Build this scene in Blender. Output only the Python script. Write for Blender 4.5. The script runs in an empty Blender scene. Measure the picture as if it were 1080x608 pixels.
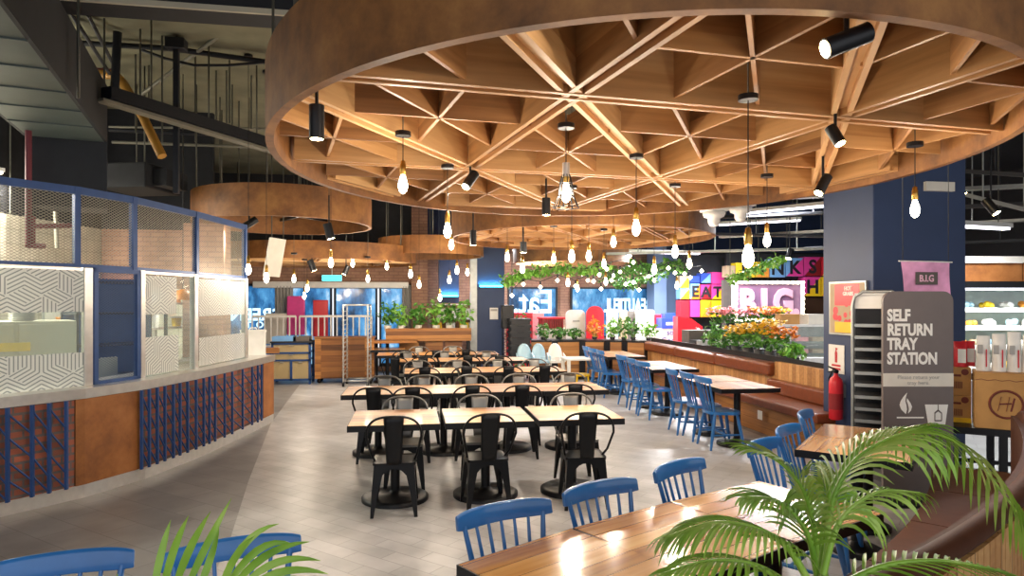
import bpy, math, random
from mathutils import Vector, Matrix, Euler
random.seed(11)
sc = bpy.context.scene
col = sc.collection
PI = math.pi

# ------------------------------------------------------------------ camera, world, exposure
F = 700.0                       # focal length in pixels of a 1080 x 608 frame
EYE = 1.8
YAW = math.atan(105 / 700.0)    # the room's depth axis is +Y, the camera looks a little to its right
CO, SI = math.cos(YAW), math.sin(YAW)
cam = bpy.data.cameras.new('camera')
cam.sensor_width = 36
cam.lens = 36 * F / 1080
cam.shift_y = 14 / 1080.0
cam.clip_end = 200
cam_o = bpy.data.objects.new('camera', cam)
col.objects.link(cam_o)
cam_o.location = (0, 0, EYE)
cam_o.rotation_euler = (PI / 2, 0, -YAW)
sc.camera = cam_o
w = bpy.data.worlds.new('world')
sc.world = w
w.use_nodes = True
w.node_tree.nodes['Background'].inputs[0].default_value = (0.96, 0.97, 1.0, 1)
w.node_tree.nodes['Background'].inputs[1].default_value = 0.66
sc.view_settings.view_transform = 'Standard'
sc.view_settings.look = 'None'
sc.view_settings.gamma = 1
sc.view_settings.use_curve_mapping = False
sc.view_settings.exposure = 0.9

K_PENDANT, K_SPOT, K_STRIP = 24.0, 52.0, 1.1


def cw(px, py, zc):
    """room point seen at photo pixel px, py at distance zc along the view axis"""
    xc = (px - 540) / F * zc
    return Vector((xc * CO + zc * SI, zc * CO - xc * SI, EYE - (py - 318) * zc / F))


def at(px, py, Y):
    k = (px - 540) / F
    return cw(px, py, Y / (CO - k * SI))


def atz(px, py, z):
    return cw(px, py, F * (EYE - z) / (py - 318))


# ------------------------------------------------------------------ materials
def lin(h):
    h = h.lstrip('#')
    o = []
    for i in (0, 2, 4):
        c = int(h[i:i + 2], 16) / 255
        o.append(c / 12.92 if c <= 0.04045 else ((c + 0.055) / 1.055) ** 2.4)
    return (*o, 1)


def newmat(name):
    m = bpy.data.materials.new(name)
    m.use_nodes = True
    nt = m.node_tree
    b = nt.nodes['Principled BSDF']
    return m, nt, b


def N(nt, t, **kw):
    n = nt.nodes.new(t)
    for k, v in kw.items():
        setattr(n, k, v)
    return n


def coords(nt, scale=(1, 1, 1), rot=(0, 0, 0), src='Object'):
    tc = N(nt, 'ShaderNodeTexCoord')
    mp = N(nt, 'ShaderNodeMapping')
    mp.inputs['Scale'].default_value = scale
    mp.inputs['Rotation'].default_value = rot
    nt.links.new(tc.outputs[src], mp.inputs[0])
    return mp.outputs[0]


def ramp(nt, fac, stops):
    r = N(nt, 'ShaderNodeValToRGB')
    e = r.color_ramp.elements
    while len(e) < len(stops):
        e.new(0.5)
    for i, (p, c) in enumerate(stops):
        e[i].position = p
        e[i].color = c
    nt.links.new(fac, r.inputs[0])
    return r.outputs[0]


def plain(name, c, rough=0.5, metal=0.0, var=0.12, scale=9.0, coat=0.0, bump=0.0, spec=0.5):
    """a colour with a fine procedural mottle"""
    m, nt, b = newmat(name)
    c = lin(c)
    n = N(nt, 'ShaderNodeTexNoise')
    n.inputs['Scale'].default_value = scale
    n.inputs['Detail'].default_value = 4
    nt.links.new(coords(nt), n.inputs['Vector'])
    lo = tuple(x * (1 - var) for x in c[:3]) + (1,)
    hi = tuple(min(1, x * (1 + var)) for x in c[:3]) + (1,)
    nt.links.new(ramp(nt, n.outputs['Fac'], [(0.3, lo), (0.7, hi)]), b.inputs['Base Color'])
    b.inputs['Roughness'].default_value = rough
    b.inputs['Metallic'].default_value = metal
    b.inputs['Coat Weight'].default_value = coat
    b.inputs['Specular IOR Level'].default_value = spec
    if bump:
        bp = N(nt, 'ShaderNodeBump')
        bp.inputs['Strength'].default_value = bump
        bp.inputs['Distance'].default_value = 0.02
        nt.links.new(n.outputs['Fac'], bp.inputs['Height'])
        nt.links.new(bp.outputs[0], b.inputs['Normal'])
    return m


def wood(name, cols, width=0.1, across='y', rough=0.35, coat=0.0, grain=1.0, gap=True):
    """planks: colour per plank, streaky grain along it"""
    m, nt, b = newmat(name)
    L = nt.links.new
    oi = N(nt, 'ShaderNodeObjectInfo')
    tc = N(nt, 'ShaderNodeTexCoord')
    sp = N(nt, 'ShaderNodeSeparateXYZ')
    L(tc.outputs['Object'], sp.inputs[0])
    ax = {'x': 0, 'y': 1, 'z': 2}[across]
    dv = N(nt, 'ShaderNodeMath', operation='DIVIDE')
    L(sp.outputs[ax], dv.inputs[0])
    dv.inputs[1].default_value = width
    fl = N(nt, 'ShaderNodeMath', operation='FLOOR')
    L(dv.outputs[0], fl.inputs[0])
    fr = N(nt, 'ShaderNodeMath', operation='FRACT')
    L(dv.outputs[0], fr.inputs[0])
    ad = N(nt, 'ShaderNodeMath', operation='MULTIPLY_ADD')
    L(oi.outputs['Random'], ad.inputs[0])
    ad.inputs[1].default_value = 37.3
    L(fl.outputs[0], ad.inputs[2])
    wn = N(nt, 'ShaderNodeTexWhiteNoise', noise_dimensions='1D')
    L(ad.outputs[0], wn.inputs['W'])
    s = {'x': (26, 1.6, 1.6), 'y': (1.6, 26, 26), 'z': (1.6, 1.6, 26)}[across]
    mp = N(nt, 'ShaderNodeMapping')
    mp.inputs['Scale'].default_value = s
    L(tc.outputs['Object'], mp.inputs[0])
    vm = N(nt, 'ShaderNodeVectorMath', operation='ADD')
    L(mp.outputs[0], vm.inputs[0])
    cb = N(nt, 'ShaderNodeCombineXYZ')
    L(ad.outputs[0], cb.inputs[0])
    L(ad.outputs[0], cb.inputs[1])
    L(ad.outputs[0], cb.inputs[2])
    L(cb.outputs[0], vm.inputs[1])
    ns = N(nt, 'ShaderNodeTexNoise')
    ns.inputs['Scale'].default_value = 1.0
    ns.inputs['Detail'].default_value = 5
    L(vm.outputs[0], ns.inputs['Vector'])
    mx = N(nt, 'ShaderNodeMath', operation='MULTIPLY_ADD')
    L(ns.outputs['Fac'], mx.inputs[0])
    mx.inputs[1].default_value = 0.75 * grain
    sb = N(nt, 'ShaderNodeMath', operation='MULTIPLY_ADD')
    L(wn.outputs['Value'], sb.inputs[0])
    sb.inputs[1].default_value = 0.6
    sb.inputs[2].default_value = -0.17
    L(sb.outputs[0], mx.inputs[2])
    k = len(cols)
    c = ramp(nt, mx.outputs[0], [(0.08 + 0.84 * i / (k - 1), lin(h)) for i, h in enumerate(cols)])
    if gap:
        g = N(nt, 'ShaderNodeMath', operation='LESS_THAN')
        L(fr.outputs[0], g.inputs[0])
        g.inputs[1].default_value = 0.035
        mc = N(nt, 'ShaderNodeMix', data_type='RGBA')
        L(g.outputs[0], mc.inputs['Factor'])
        L(c, mc.inputs['A'])
        mc.inputs['B'].default_value = lin('#3a2414')
        c = mc.outputs['Result']
    L(c, b.inputs['Base Color'])
    b.inputs['Roughness'].default_value = rough
    b.inputs['Coat Weight'].default_value = coat
    b.inputs['Coat Roughness'].default_value = 0.12
    return m


def rust(name, a, bb, c, scale=2.2):
    m, nt, b = newmat(name)
    L = nt.links.new
    v = coords(nt)
    n1 = N(nt, 'ShaderNodeTexNoise')
    n1.inputs['Scale'].default_value = scale
    n1.inputs['Detail'].default_value = 9
    n1.inputs['Roughness'].default_value = 0.68
    L(v, n1.inputs['Vector'])
    L(ramp(nt, n1.outputs['Fac'], [(0.3, lin(a)), (0.5, lin(bb)), (0.72, lin(c))]), b.inputs['Base Color'])
    b.inputs['Roughness'].default_value = 0.62
    bp = N(nt, 'ShaderNodeBump')
    bp.inputs['Strength'].default_value = 0.15
    L(n1.outputs['Fac'], bp.inputs['Height'])
    L(bp.outputs[0], b.inputs['Normal'])
    return m


def emit(name, c, strength, var=None):
    m, nt, b = newmat(name)
    b.inputs['Base Color'].default_value = lin(c)
    b.inputs['Emission Color'].default_value = lin(c)
    b.inputs['Emission Strength'].default_value = strength
    if var:
        n = N(nt, 'ShaderNodeTexVoronoi')
        n.inputs['Scale'].default_value = var[0]
        nt.links.new(coords(nt, var[3] if len(var) > 3 else (1, 1, 1)), n.inputs['Vector'])
        nt.links.new(ramp(nt, n.outputs['Color'], [(0.2, lin(var[1])), (0.55, lin(c)), (0.9, lin(var[2]))]), b.inputs['Emission Color'])
    return m


def glassy(name, c, clear=0.85, rough=0.03, white=None):
    """thin pane: mostly lets light through, reflects a little"""
    m, nt, b = newmat(name)
    L = nt.links.new
    out = nt.nodes['Material Output']
    tr = N(nt, 'ShaderNodeBsdfTransparent')
    tr.inputs[0].default_value = lin(c)
    b.inputs['Base Color'].default_value = lin(white or c)
    b.inputs['Roughness'].default_value = rough
    mx = N(nt, 'ShaderNodeMixShader')
    mx.inputs[0].default_value = clear
    L(b.outputs[0], mx.inputs[1])
    L(tr.outputs[0], mx.inputs[2])
    L(mx.outputs[0], out.inputs[0])
    return m


def hexmesh(name, c, cell=0.03, open_=0.5):
    """expanded metal: crossing diagonal strands, the gaps are open"""
    m, nt, b = newmat(name)
    L = nt.links.new
    b.inputs['Base Color'].default_value = lin(c)
    b.inputs['Metallic'].default_value = 0.3
    b.inputs['Roughness'].default_value = 0.5
    tc = N(nt, 'ShaderNodeTexCoord')
    sp = N(nt, 'ShaderNodeSeparateXYZ')
    L(tc.outputs['Object'], sp.inputs[0])
    al = N(nt, 'ShaderNodeMath', operation='SUBTRACT')
    L(sp.outputs[1], al.inputs[0])
    L(sp.outputs[0], al.inputs[1])
    outs = []
    for sg in (1, -1):
        q = N(nt, 'ShaderNodeMath', operation='MULTIPLY_ADD')
        L(sp.outputs[2], q.inputs[0])
        q.inputs[1].default_value = sg * 1.7
        L(al.outputs[0], q.inputs[2])
        d = N(nt, 'ShaderNodeMath', operation='DIVIDE')
        L(q.outputs[0], d.inputs[0])
        d.inputs[1].default_value = cell
        f = N(nt, 'ShaderNodeMath', operation='FRACT')
        L(d.outputs[0], f.inputs[0])
        lt = N(nt, 'ShaderNodeMath', operation='LESS_THAN')
        L(f.outputs[0], lt.inputs[0])
        lt.inputs[1].default_value = 1 - math.sqrt(open_)
        outs.append(lt)
    mx = N(nt, 'ShaderNodeMath', operation='MAXIMUM')
    L(outs[0].outputs[0], mx.inputs[0])
    L(outs[1].outputs[0], mx.inputs[1])
    L(mx.outputs[0], b.inputs['Alpha'])
    return m


def brick(name, cols, mortar, bw=0.21, bh=0.07, upright=True, rot=0.0, rough=0.8, msize=0.012, offset=0.5, bias=0.0, bump=0.25):
    m, nt, b = newmat(name)
    L = nt.links.new
    tc = N(nt, 'ShaderNodeTexCoord')
    v = tc.outputs['Object']
    if upright:
        sp = N(nt, 'ShaderNodeSeparateXYZ')
        L(v, sp.inputs[0])
        ad = N(nt, 'ShaderNodeMath', operation='ADD')
        L(sp.outputs[0], ad.inputs[0])
        L(sp.outputs[1], ad.inputs[1])
        cb = N(nt, 'ShaderNodeCombineXYZ')
        L(ad.outputs[0], cb.inputs[0])
        L(sp.outputs[2], cb.inputs[1])
        v = cb.outputs[0]
    else:
        mp = N(nt, 'ShaderNodeMapping')
        mp.inputs['Rotation'].default_value = (0, 0, rot)
        L(v, mp.inputs[0])
        v = mp.outputs[0]
    t = N(nt, 'ShaderNodeTexBrick')
    t.offset = offset
    L(v, t.inputs['Vector'])
    t.inputs['Scale'].default_value = 1
    t.inputs['Brick Width'].default_value = bw
    t.inputs['Row Height'].default_value = bh
    t.inputs['Mortar Size'].default_value = msize
    t.inputs['Bias'].default_value = bias
    t.inputs['Color1'].default_value = lin(cols[0])
    t.inputs['Color2'].default_value = lin(cols[1])
    t.inputs['Mortar'].default_value = lin(mortar)
    n = N(nt, 'ShaderNodeTexNoise')
    n.inputs['Scale'].default_value = 3.0
    n.inputs['Detail'].default_value = 6
    L(v, n.inputs['Vector'])
    r = ramp(nt, n.outputs['Fac'], [(0.25, (0.72, 0.72, 0.72, 1)), (0.75, (1.12, 1.12, 1.12, 1))])
    mx = N(nt, 'ShaderNodeMix', data_type='RGBA', blend_type='MULTIPLY')
    mx.inputs['Factor'].default_value = 1
    L(t.outputs['Color'], mx.inputs['A'])
    L(r, mx.inputs['B'])
    L(mx.outputs['Result'], b.inputs['Base Color'])
    b.inputs['Roughness'].default_value = rough
    if bump:
        bp = N(nt, 'ShaderNodeBump')
        bp.inputs['Strength'].default_value = bump
        bp.inputs['Distance'].default_value = 0.01
        bp.invert = True
        L(t.outputs['Fac'], bp.inputs['Height'])
        L(bp.outputs[0], b.inputs['Normal'])
    return m


def leafmat(name, a, bb, c):
    m, nt, b = newmat(name)
    n = N(nt, 'ShaderNodeTexNoise')
    n.inputs['Scale'].default_value = 6
    nt.links.new(coords(nt), n.inputs['Vector'])
    nt.links.new(ramp(nt, n.outputs['Fac'], [(0.3, lin(a)), (0.5, lin(bb)), (0.72, lin(c))]), b.inputs['Base Color'])
    b.inputs['Roughness'].default_value = 0.38
    b.inputs['Transmission Weight'].default_value = 0.0
    return m


M = {}
M['floor'] = brick('grey_floor_tile', ('#7a7776', '#878483'), '#6a6766', 0.6, 0.3, False, 0.7, 0.4, 0.004, bump=0.05)
M['floor_light'] = brick('pale_grey_floor_tile', ('#a5a3a3', '#b2b0b0'), '#929090', 0.45, 0.15, False, 0.75, 0.36, 0.004, bump=0.05)
M['slab'] = plain('dark_concrete', '#76745f', 0.9, var=0.3, scale=1.4)
M['black_ceiling'] = plain('black_paint', '#17191f', 0.8, var=0.2)
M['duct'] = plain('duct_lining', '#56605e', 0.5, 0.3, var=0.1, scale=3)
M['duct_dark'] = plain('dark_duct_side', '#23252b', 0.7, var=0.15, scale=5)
M['rust'] = rust('rusted_steel', '#5c3a1e', '#86572c', '#a9753d', 2.4)
M['rust_panel'] = rust('copper_brown_panel', '#74441c', '#935a28', '#a86c38', 3.2)
M['lattice'] = wood('lattice_wood', ('#94683c', '#bd8c58', '#d8ac76'), 0.21, 'z', 0.5, gap=False)
M['lattice_dark'] = wood('lattice_rib_wood', ('#7d5430', '#a87647', '#c6955f'), 0.17, 'z', 0.5, gap=False)
M['table'] = wood('varnished_plank', ('#70431f', '#ab733b', '#c99255', '#dcb077'), 0.098, 'y', 0.36, 0.2)
M['table_x'] = wood('varnished_plank_across', ('#70431f', '#ab733b', '#c99255', '#dcb077'), 0.098, 'x', 0.36, 0.2)
M['table_amber'] = wood('amber_varnished_plank', ('#8f5f30', '#bb8344', '#d2a160', '#e2b97c'), 0.11, 'y', 0.16, 0.6)
M['black_metal'] = plain('black_powder_coat', '#15161a', 0.42, 0.3, var=0.1)
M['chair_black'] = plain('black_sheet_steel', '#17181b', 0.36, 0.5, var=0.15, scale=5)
M['chair_grey'] = plain('gunmetal_sheet_steel', '#7c7a76', 0.36, 0.75, var=0.12, scale=5)  # black chair steel made lighter: front light put into the colour
M['blue'] = plain('glossy_blue_paint', '#2a6cb0', 0.28, var=0.14, scale=6, coat=0.4)
M['blue_frame'] = plain('navy_blue_steel', '#26477d', 0.45, 0.2, var=0.1)
M['steel'] = plain('brushed_steel', '#d2cfca', 0.3, 0.75, var=0.07, scale=14)
M['galv'] = plain('galvanised_steel', '#a5a8a6', 0.42, 0.8, var=0.12)
M['brick'] = brick('red_brick', ('#b2634a', '#8a5241'), '#6d625e')
M['leather'] = plain('chestnut_leather', '#7a3f22', 0.34, var=0.12, scale=14, bump=0.05)
M['leather_dark'] = plain('dark_brown_leather', '#4c2a19', 0.55, var=0.12, scale=14, bump=0.05, spec=0.25)
M['slat'] = wood('bench_slats', ('#8e6136', '#b98550', '#cfa066'), 0.09, 'y', 0.5)
M['slat_h'] = wood('weathered_crate_board', ('#6d4223', '#a06a35', '#c3894a'), 0.085, 'z', 0.5)
M['slat_dark'] = wood('dark_crate_board', ('#4c2d1a', '#80512b', '#9b6838'), 0.12, 'z', 0.5)
M['navy'] = plain('navy_wall_paint', '#2b3c60', 0.55, var=0.06, scale=3)
M['navy_light'] = plain('blue_grey_wall_paint', '#6c83a8', 0.55, var=0.06, scale=3)
M['brown_wall'] = brick('brown_brick_wall', ('#a37a64', '#b0876f'), '#957060', 0.24, 0.08)
M['cream'] = plain('cream_wall_paint', '#c9c3ae', 0.6, var=0.06, scale=2)
M['kitchen'] = brick('cream_wall_tile', ('#cbc6b2', '#d4cfbd'), '#a9a493', 0.2, 0.2, offset=0.0, rough=0.4, msize=0.006)
M['white'] = plain('white_gloss', '#e6e4df', 0.35, var=0.04)
M['offwhite'] = plain('off_white_board', '#dcd6ca', 0.6, var=0.05)
M['beige'] = plain('beige_board', '#b09a7c', 0.6, var=0.08)
M['grey_board'] = plain('grey_board', '#5d5650', 0.6, var=0.08)
M['red'] = plain('bright_red', '#d42130', 0.4, var=0.06)
M['dark_red'] = plain('dark_red', '#8f1d22', 0.45, var=0.08)
M['pipe_red'] = plain('red_pipe_paint', '#6e2430', 0.5, var=0.1)
M['pipe_yellow'] = plain('yellow_pipe_paint', '#a8792c', 0.5, var=0.1)
M['pipe_dark'] = plain('black_pipe', '#141720', 0.5, var=0.1)
M['pipe_pale'] = plain('pale_conduit', '#7f7d70', 0.5, 0.3, var=0.1)
M['rod'] = plain('threaded_rod', '#5a5a52', 0.5, 0.5)
M['brass'] = plain('brass', '#b08a45', 0.3, 0.9, var=0.08)
M['bulb'] = None
M['sign_grey'] = plain('charcoal_sign_board', '#6a5f5c', 0.4, var=0.04)
M['ink_white'] = plain('white_lettering', '#f1eee8', 0.5, var=0.02)
M['ink_grey'] = plain('grey_lettering', '#a9a6a2', 0.5, var=0.02)
M['ink_black'] = plain('black_ink', '#232026', 0.5, var=0.02)
M['ink_red'] = plain('red_ink', '#c02430', 0.5, var=0.02)
M['ink_maroon'] = plain('maroon_ink', '#6b2a1e', 0.6, var=0.02)
M['ink_blue'] = plain('blue_ink', '#28479a', 0.5, var=0.02)
M['carton'] = plain('brown_cardboard', '#b98a50', 0.7, var=0.08)
M['yellow'] = plain('strong_yellow', '#f0c41c', 0.45, var=0.05)
M['orange'] = plain('orange_paint', '#e88a1e', 0.45, var=0.05)
M['pink'] = plain('magenta_pink', '#dc3f92', 0.45, var=0.05)
M['sky'] = plain('light_blue_paint', '#77a9dc', 0.45, var=0.05)
M['royal'] = plain('royal_blue', '#2d4ba8', 0.45, var=0.05)
M['pale_blue'] = plain('pale_blue_plastic', '#a8cadb', 0.35, var=0.04)
M['pale_pink'] = plain('pale_pink_letters', '#eeb8cf', 0.4, var=0.04)
M['plum'] = plain('plum_sign_back', '#7d5c7c', 0.5, var=0.05)
M['palm'] = leafmat('palm_leaf', '#6a9a2a', '#93bd42', '#c3d878')
M['stem'] = plain('green_stem', '#7a9a3c', 0.5, var=0.1)
M['leaf'] = leafmat('green_leaf', '#2f5f22', '#4d8a32', '#7fb350')
M['leaf_light'] = leafmat('fresh_leaf', '#4d8a2a', '#7dba45', '#b4dc7c')
M['petal_yellow'] = plain('yellow_petal', '#f3c928', 0.5, var=0.15, scale=30)
M['petal_orange'] = plain('orange_petal', '#ef9a3a', 0.5, var=0.15, scale=30)
M['petal_pink'] = plain('pink_petal', '#ec9a9e', 0.5, var=0.15, scale=30)
M['pot'] = plain('dark_planter', '#25262a', 0.5, var=0.1)
M['glass'] = glassy('clear_glass', '#eef4f2', 0.86, 0.02)
M['film'] = glassy('white_etched_film', '#ffffff', 0.28, 0.5, '#f4f4ef')
M['film_line'] = glassy('grey_film_line', '#8a8f92', 0.3, 0.4, '#a6aaab')
M['film_white'] = plain('white_film_line', '#f4f4ee', 0.4, var=0.02)
M['mesh'] = hexmesh('expanded_metal', '#8f8c80', 0.045, 0.6)
M['mesh_blue'] = hexmesh('blue_expanded_metal', '#2f456a', 0.04, 0.5)
M['mesh_cream'] = hexmesh('cream_wire_mesh', '#cbb68a', 0.03, 0.4)
M['cyan_light'] = emit('cyan_led', '#3cc4f2', 7)
M['exit_face'] = emit('lit_exit_face', '#3fb9c2', 1.6)
M['tube'] = emit('fluorescent_tube', '#f2f2ff', 2.0)
M['tube_warm'] = emit('warm_tube', '#fff1d0', 6)
M['festoon'] = emit('festoon_bulb', '#ffeecc', 14)
M['blue_window'], _nt, _b = newmat('blue_lit_window')
_n = N(_nt, 'ShaderNodeTexNoise')
_n.inputs['Scale'].default_value = 1.5
_n.inputs['Detail'].default_value = 7
_n.inputs['Roughness'].default_value = 0.62
_nt.links.new(coords(_nt, (1.6, 1, 0.7)), _n.inputs['Vector'])
_c = ramp(_nt, _n.outputs['Fac'], [(0.34, lin('#132a44')), (0.46, lin('#2f6ea6')), (0.56, lin('#5fa9de')), (0.68, lin('#d5ecfa'))])
_nt.links.new(_c, _b.inputs['Emission Color'])
_b.inputs['Base Color'].default_value = lin('#203040')
_b.inputs['Emission Strength'].default_value = 0.6
_b.inputs['Roughness'].default_value = 0.1
M['lit_letter'] = emit('backlit_letter', '#c4e8fb', 0.9)
M['banner'] = plain('pink_banner', '#f0a6cf', 0.6, var=0.22, scale=7)
M['case_back'] = plain('pale_case_lining', '#cfe0da', 0.4, var=0.05)


# ------------------------------------------------------------------ mesh helpers
ONE_EACH = {'seam', 'hanger', 'rail', 'castor', 'cross_rail', 'cross_bar', 'hanging_line', 'gate_frame', 'case_frame', 'window_frame', 'stretcher_bar', 'leaflet'}


class MB:
    """collects faces, links them as one mesh object"""

    def __init__(s):
        s.v, s.f, s.sm = [], [], []

    def face(s, pts, smooth=False):
        i = len(s.v)
        s.v.extend([tuple(p) for p in pts])
        s.f.append(tuple(range(i, i + len(pts))))
        s.sm.append(smooth)
        return s

    def raw(s, vs, fs, smooth=False):
        i = len(s.v)
        s.v.extend([tuple(p) for p in vs])
        for f in fs:
            s.f.append(tuple(i + k for k in f))
            s.sm.append(smooth)
        return s

    def hexa(s, p):
        """8 points: bottom ring 0-3, top ring 4-7"""
        return s.raw(p, [(3, 2, 1, 0), (4, 5, 6, 7), (0, 1, 5, 4), (1, 2, 6, 5), (2, 3, 7, 6), (3, 0, 4, 7)])

    def box(s, x0, x1, y0, y1, z0, z1):
        return s.hexa([(x0, y0, z0), (x1, y0, z0), (x1, y1, z0), (x0, y1, z0), (x0, y0, z1), (x1, y0, z1), (x1, y1, z1), (x0, y1, z1)])

    def beam(s, p0, p1, wd, ht, up=(0, 0, 1)):
        """bar from p0 to p1, wd wide, ht along up, centred on the line"""
        p0, p1, up = Vector(p0), Vector(p1), Vector(up)
        d = (p1 - p0).normalized()
        if abs(d.dot(up)) > 0.98:
            up = Vector((0, 1, 0)) if abs(d.y) < 0.9 else Vector((1, 0, 0))
        r = d.cross(up).normalized()
        u = r.cross(d).normalized()
        a, b = r * wd / 2, u * ht / 2
        return s.hexa([p0 - a - b, p0 + a - b, p1 + a - b, p1 - a - b, p0 - a + b, p0 + a + b, p1 + a + b, p1 - a + b])

    def cyl(s, p0, p1, r0, r1=None, n=12, caps=True):
        p0, p1 = Vector(p0), Vector(p1)
        r1 = r0 if r1 is None else r1
        d = (p1 - p0).normalized()
        t = Vector((0, 0, 1)) if abs(d.z) < 0.9 else Vector((1, 0, 0))
        a = d.cross(t).normalized()
        b = d.cross(a)
        vs = []
        for p, r in ((p0, r0), (p1, r1)):
            for k in range(n):
                q = 2 * PI * k / n
                vs.append(p + a * (r * math.cos(q)) + b * (r * math.sin(q)))
        s.raw(vs, [(k, n + k, n + (k + 1) % n, (k + 1) % n) for k in range(n)], True)
        if caps:
            s.face(vs[:n])
            s.face(vs[n:][::-1])
        return s

    def tube(s, pts, r, n=8, closed=False):
        pts = [Vector(p) for p in pts]
        m = len(pts)
        rs = r if isinstance(r, (list, tuple)) else [r] * m
        prev = None
        vs = []
        for i, p in enumerate(pts):
            a = pts[i - 1] if (i > 0 or closed) else p
            b = pts[(i + 1) % m] if (i < m - 1 or closed) else p
            d = (b - a).normalized()
            if prev is None:
                t = Vector((0, 0, 1)) if abs(d.z) < 0.9 else Vector((1, 0, 0))
                u = d.cross(t).normalized()
            else:
                u = (prev - d * prev.dot(d)).normalized()
            prev = u
            w_ = d.cross(u)
            for k in range(n):
                q = 2 * PI * k / n
                vs.append(p + u * (rs[i] * math.cos(q)) + w_ * (rs[i] * math.sin(q)))
        fs = []
        for i in range(m if closed else m - 1):
            j = (i + 1) % m
            for k in range(n):
                fs.append((i * n + k, i * n + (k + 1) % n, j * n + (k + 1) % n, j * n + k))
        s.raw(vs, fs, True)
        if not closed:
            s.face(vs[:n][::-1])
            s.face(vs[-n:])
        return s

    def lathe(s, prof, c=(0, 0, 0), n=18, smooth=True):
        vs, fs = [], []
        for r, z in prof:
            for k in range(n):
                q = 2 * PI * k / n
                vs.append((c[0] + r * math.cos(q), c[1] + r * math.sin(q), c[2] + z))
        for i in range(len(prof) - 1):
            for k in range(n):
                fs.append((i * n + k, i * n + (k + 1) % n, (i + 1) * n + (k + 1) % n, (i + 1) * n + k))
        s.raw(vs, fs, smooth)
        if prof[0][0] > 1e-5:
            s.face(vs[:n][::-1])
        if prof[-1][0] > 1e-5:
            s.face(vs[-n:])
        return s

    def ball(s, c, r, n=10, m=6, sq=1.0):
        return s.lathe([(max(1e-6, r * math.sin(PI * i / m)), -r * sq * math.cos(PI * i / m)) for i in range(m + 1)], c, n)

    def slab(s, poly, z0, z1):
        n = len(poly)
        s.face([(x, y, z0) for x, y in poly][::-1])
        s.face([(x, y, z1) for x, y in poly])
        for i in range(n):
            a, b = poly[i], poly[(i + 1) % n]
            s.face([(*a, z0), (*b, z0), (*b, z1), (*a, z1)])
        return s

    def plate(s, poly, y0, y1):
        """outline in x, z; thickness along y"""
        n = len(poly)
        s.face([(x, y0, z) for x, z in poly])
        s.face([(x, y1, z) for x, z in poly][::-1])
        for i in range(n):
            a, b = poly[i], poly[(i + 1) % n]
            s.face([(a[0], y0, a[1]), (a[0], y1, a[1]), (b[0], y1, b[1]), (b[0], y0, b[1])])
        return s

    def grid(s, fn, nu, nv, smooth=True):
        vs = [fn(i / nu, j / nv) for i in range(nu + 1) for j in range(nv + 1)]
        fs = [(i * (nv + 1) + j, (i + 1) * (nv + 1) + j, (i + 1) * (nv + 1) + j + 1, i * (nv + 1) + j + 1) for i in range(nu) for j in range(nv)]
        return s.raw(vs, fs, smooth)

    def strip(s, path, z0, z1, thick, side=1):
        """wall of constant thickness following a plan polyline; side: which side the thickness goes"""
        off = offset(path, thick * side)
        n = len(path)
        for i in range(n - 1):
            a, b, c, d = path[i], path[i + 1], off[i + 1], off[i]
            s.hexa([(*a, z0), (*b, z0), (*c, z0), (*d, z0), (*a, z1), (*b, z1), (*c, z1), (*d, z1)])
        return s

    def islands(s):
        """the separate pieces, each an MB of its own"""
        key, par = {}, list(range(len(s.v)))

        def root(i):
            while par[i] != i:
                par[i] = par[par[i]]
                i = par[i]
            return i
        for i, p in enumerate(s.v):
            k = tuple(round(c, 4) for c in p)
            if k in key:
                par[root(i)] = root(key[k])
            else:
                key[k] = i
        for f in s.f:
            for i in f[1:]:
                par[root(i)] = root(f[0])
        out = {}
        for f, sm in zip(s.f, s.sm):
            m = out.setdefault(root(f[0]), MB())
            m.face([s.v[i] for i in f], sm)
        res = []
        for m in out.values():
            q, idx, vs = {}, [], []
            for p in m.v:
                if p not in q:
                    q[p] = len(vs)
                    vs.append(p)
                idx.append(q[p])
            m.f = [tuple(idx[i] for i in f) for f in m.f]
            m.v = vs
            res.append(m)
        return res

    def build(s, name, mat, parent=None, loc=None, rz=0.0, bevel=0.0, seg=2, solid=0.0):
        if parent is not None and name in ONE_EACH:
            for m in s.islands():
                o = m.link(name, mat, parent, loc, rz, bevel, seg)
            return o
        return s.link(name, mat, parent, loc, rz, bevel, seg)

    def link(s, name, mat, parent=None, loc=None, rz=0.0, bevel=0.0, seg=2):
        me = bpy.data.meshes.new(name)
        me.from_pydata(s.v, [], s.f)
        me.polygons.foreach_set('use_smooth', s.sm)
        me.materials.append(M[mat] if isinstance(mat, str) else mat)
        me.update()
        o = bpy.data.objects.new(name, me)
        col.objects.link(o)
        if parent:
            o.parent = parent
        if loc is not None:
            o.location = loc
        o.rotation_euler = (0, 0, rz)
        if bevel:
            md = o.modifiers.new('edges', 'BEVEL')
            md.width = bevel
            md.segments = seg
            md.limit_method = 'ANGLE'
        return o


def offset(path, d):
    """plan polyline shifted to its left by d"""
    out = []
    n = len(path)
    for i in range(n):
        a = path[max(0, i - 1)]
        b = path[min(n - 1, i + 1)]
        tx, ty = b[0] - a[0], b[1] - a[1]
        l = math.hypot(tx, ty)
        out.append((path[i][0] - ty / l * d, path[i][1] + tx / l * d))
    return out


def tag(o, label, cat, group=None):
    o['label'] = label
    o['category'] = cat
    if group:
        o['group'] = group
    return o


def thing(name, label, cat, loc=(0, 0, 0), rz=0.0, group=None):
    o = bpy.data.objects.new(name, None)
    o.empty_display_size = 0.1
    col.objects.link(o)
    o.location = loc
    o.rotation_euler = (0, 0, rz)
    return tag(o, label, cat, group)


KIDS = {}


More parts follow.
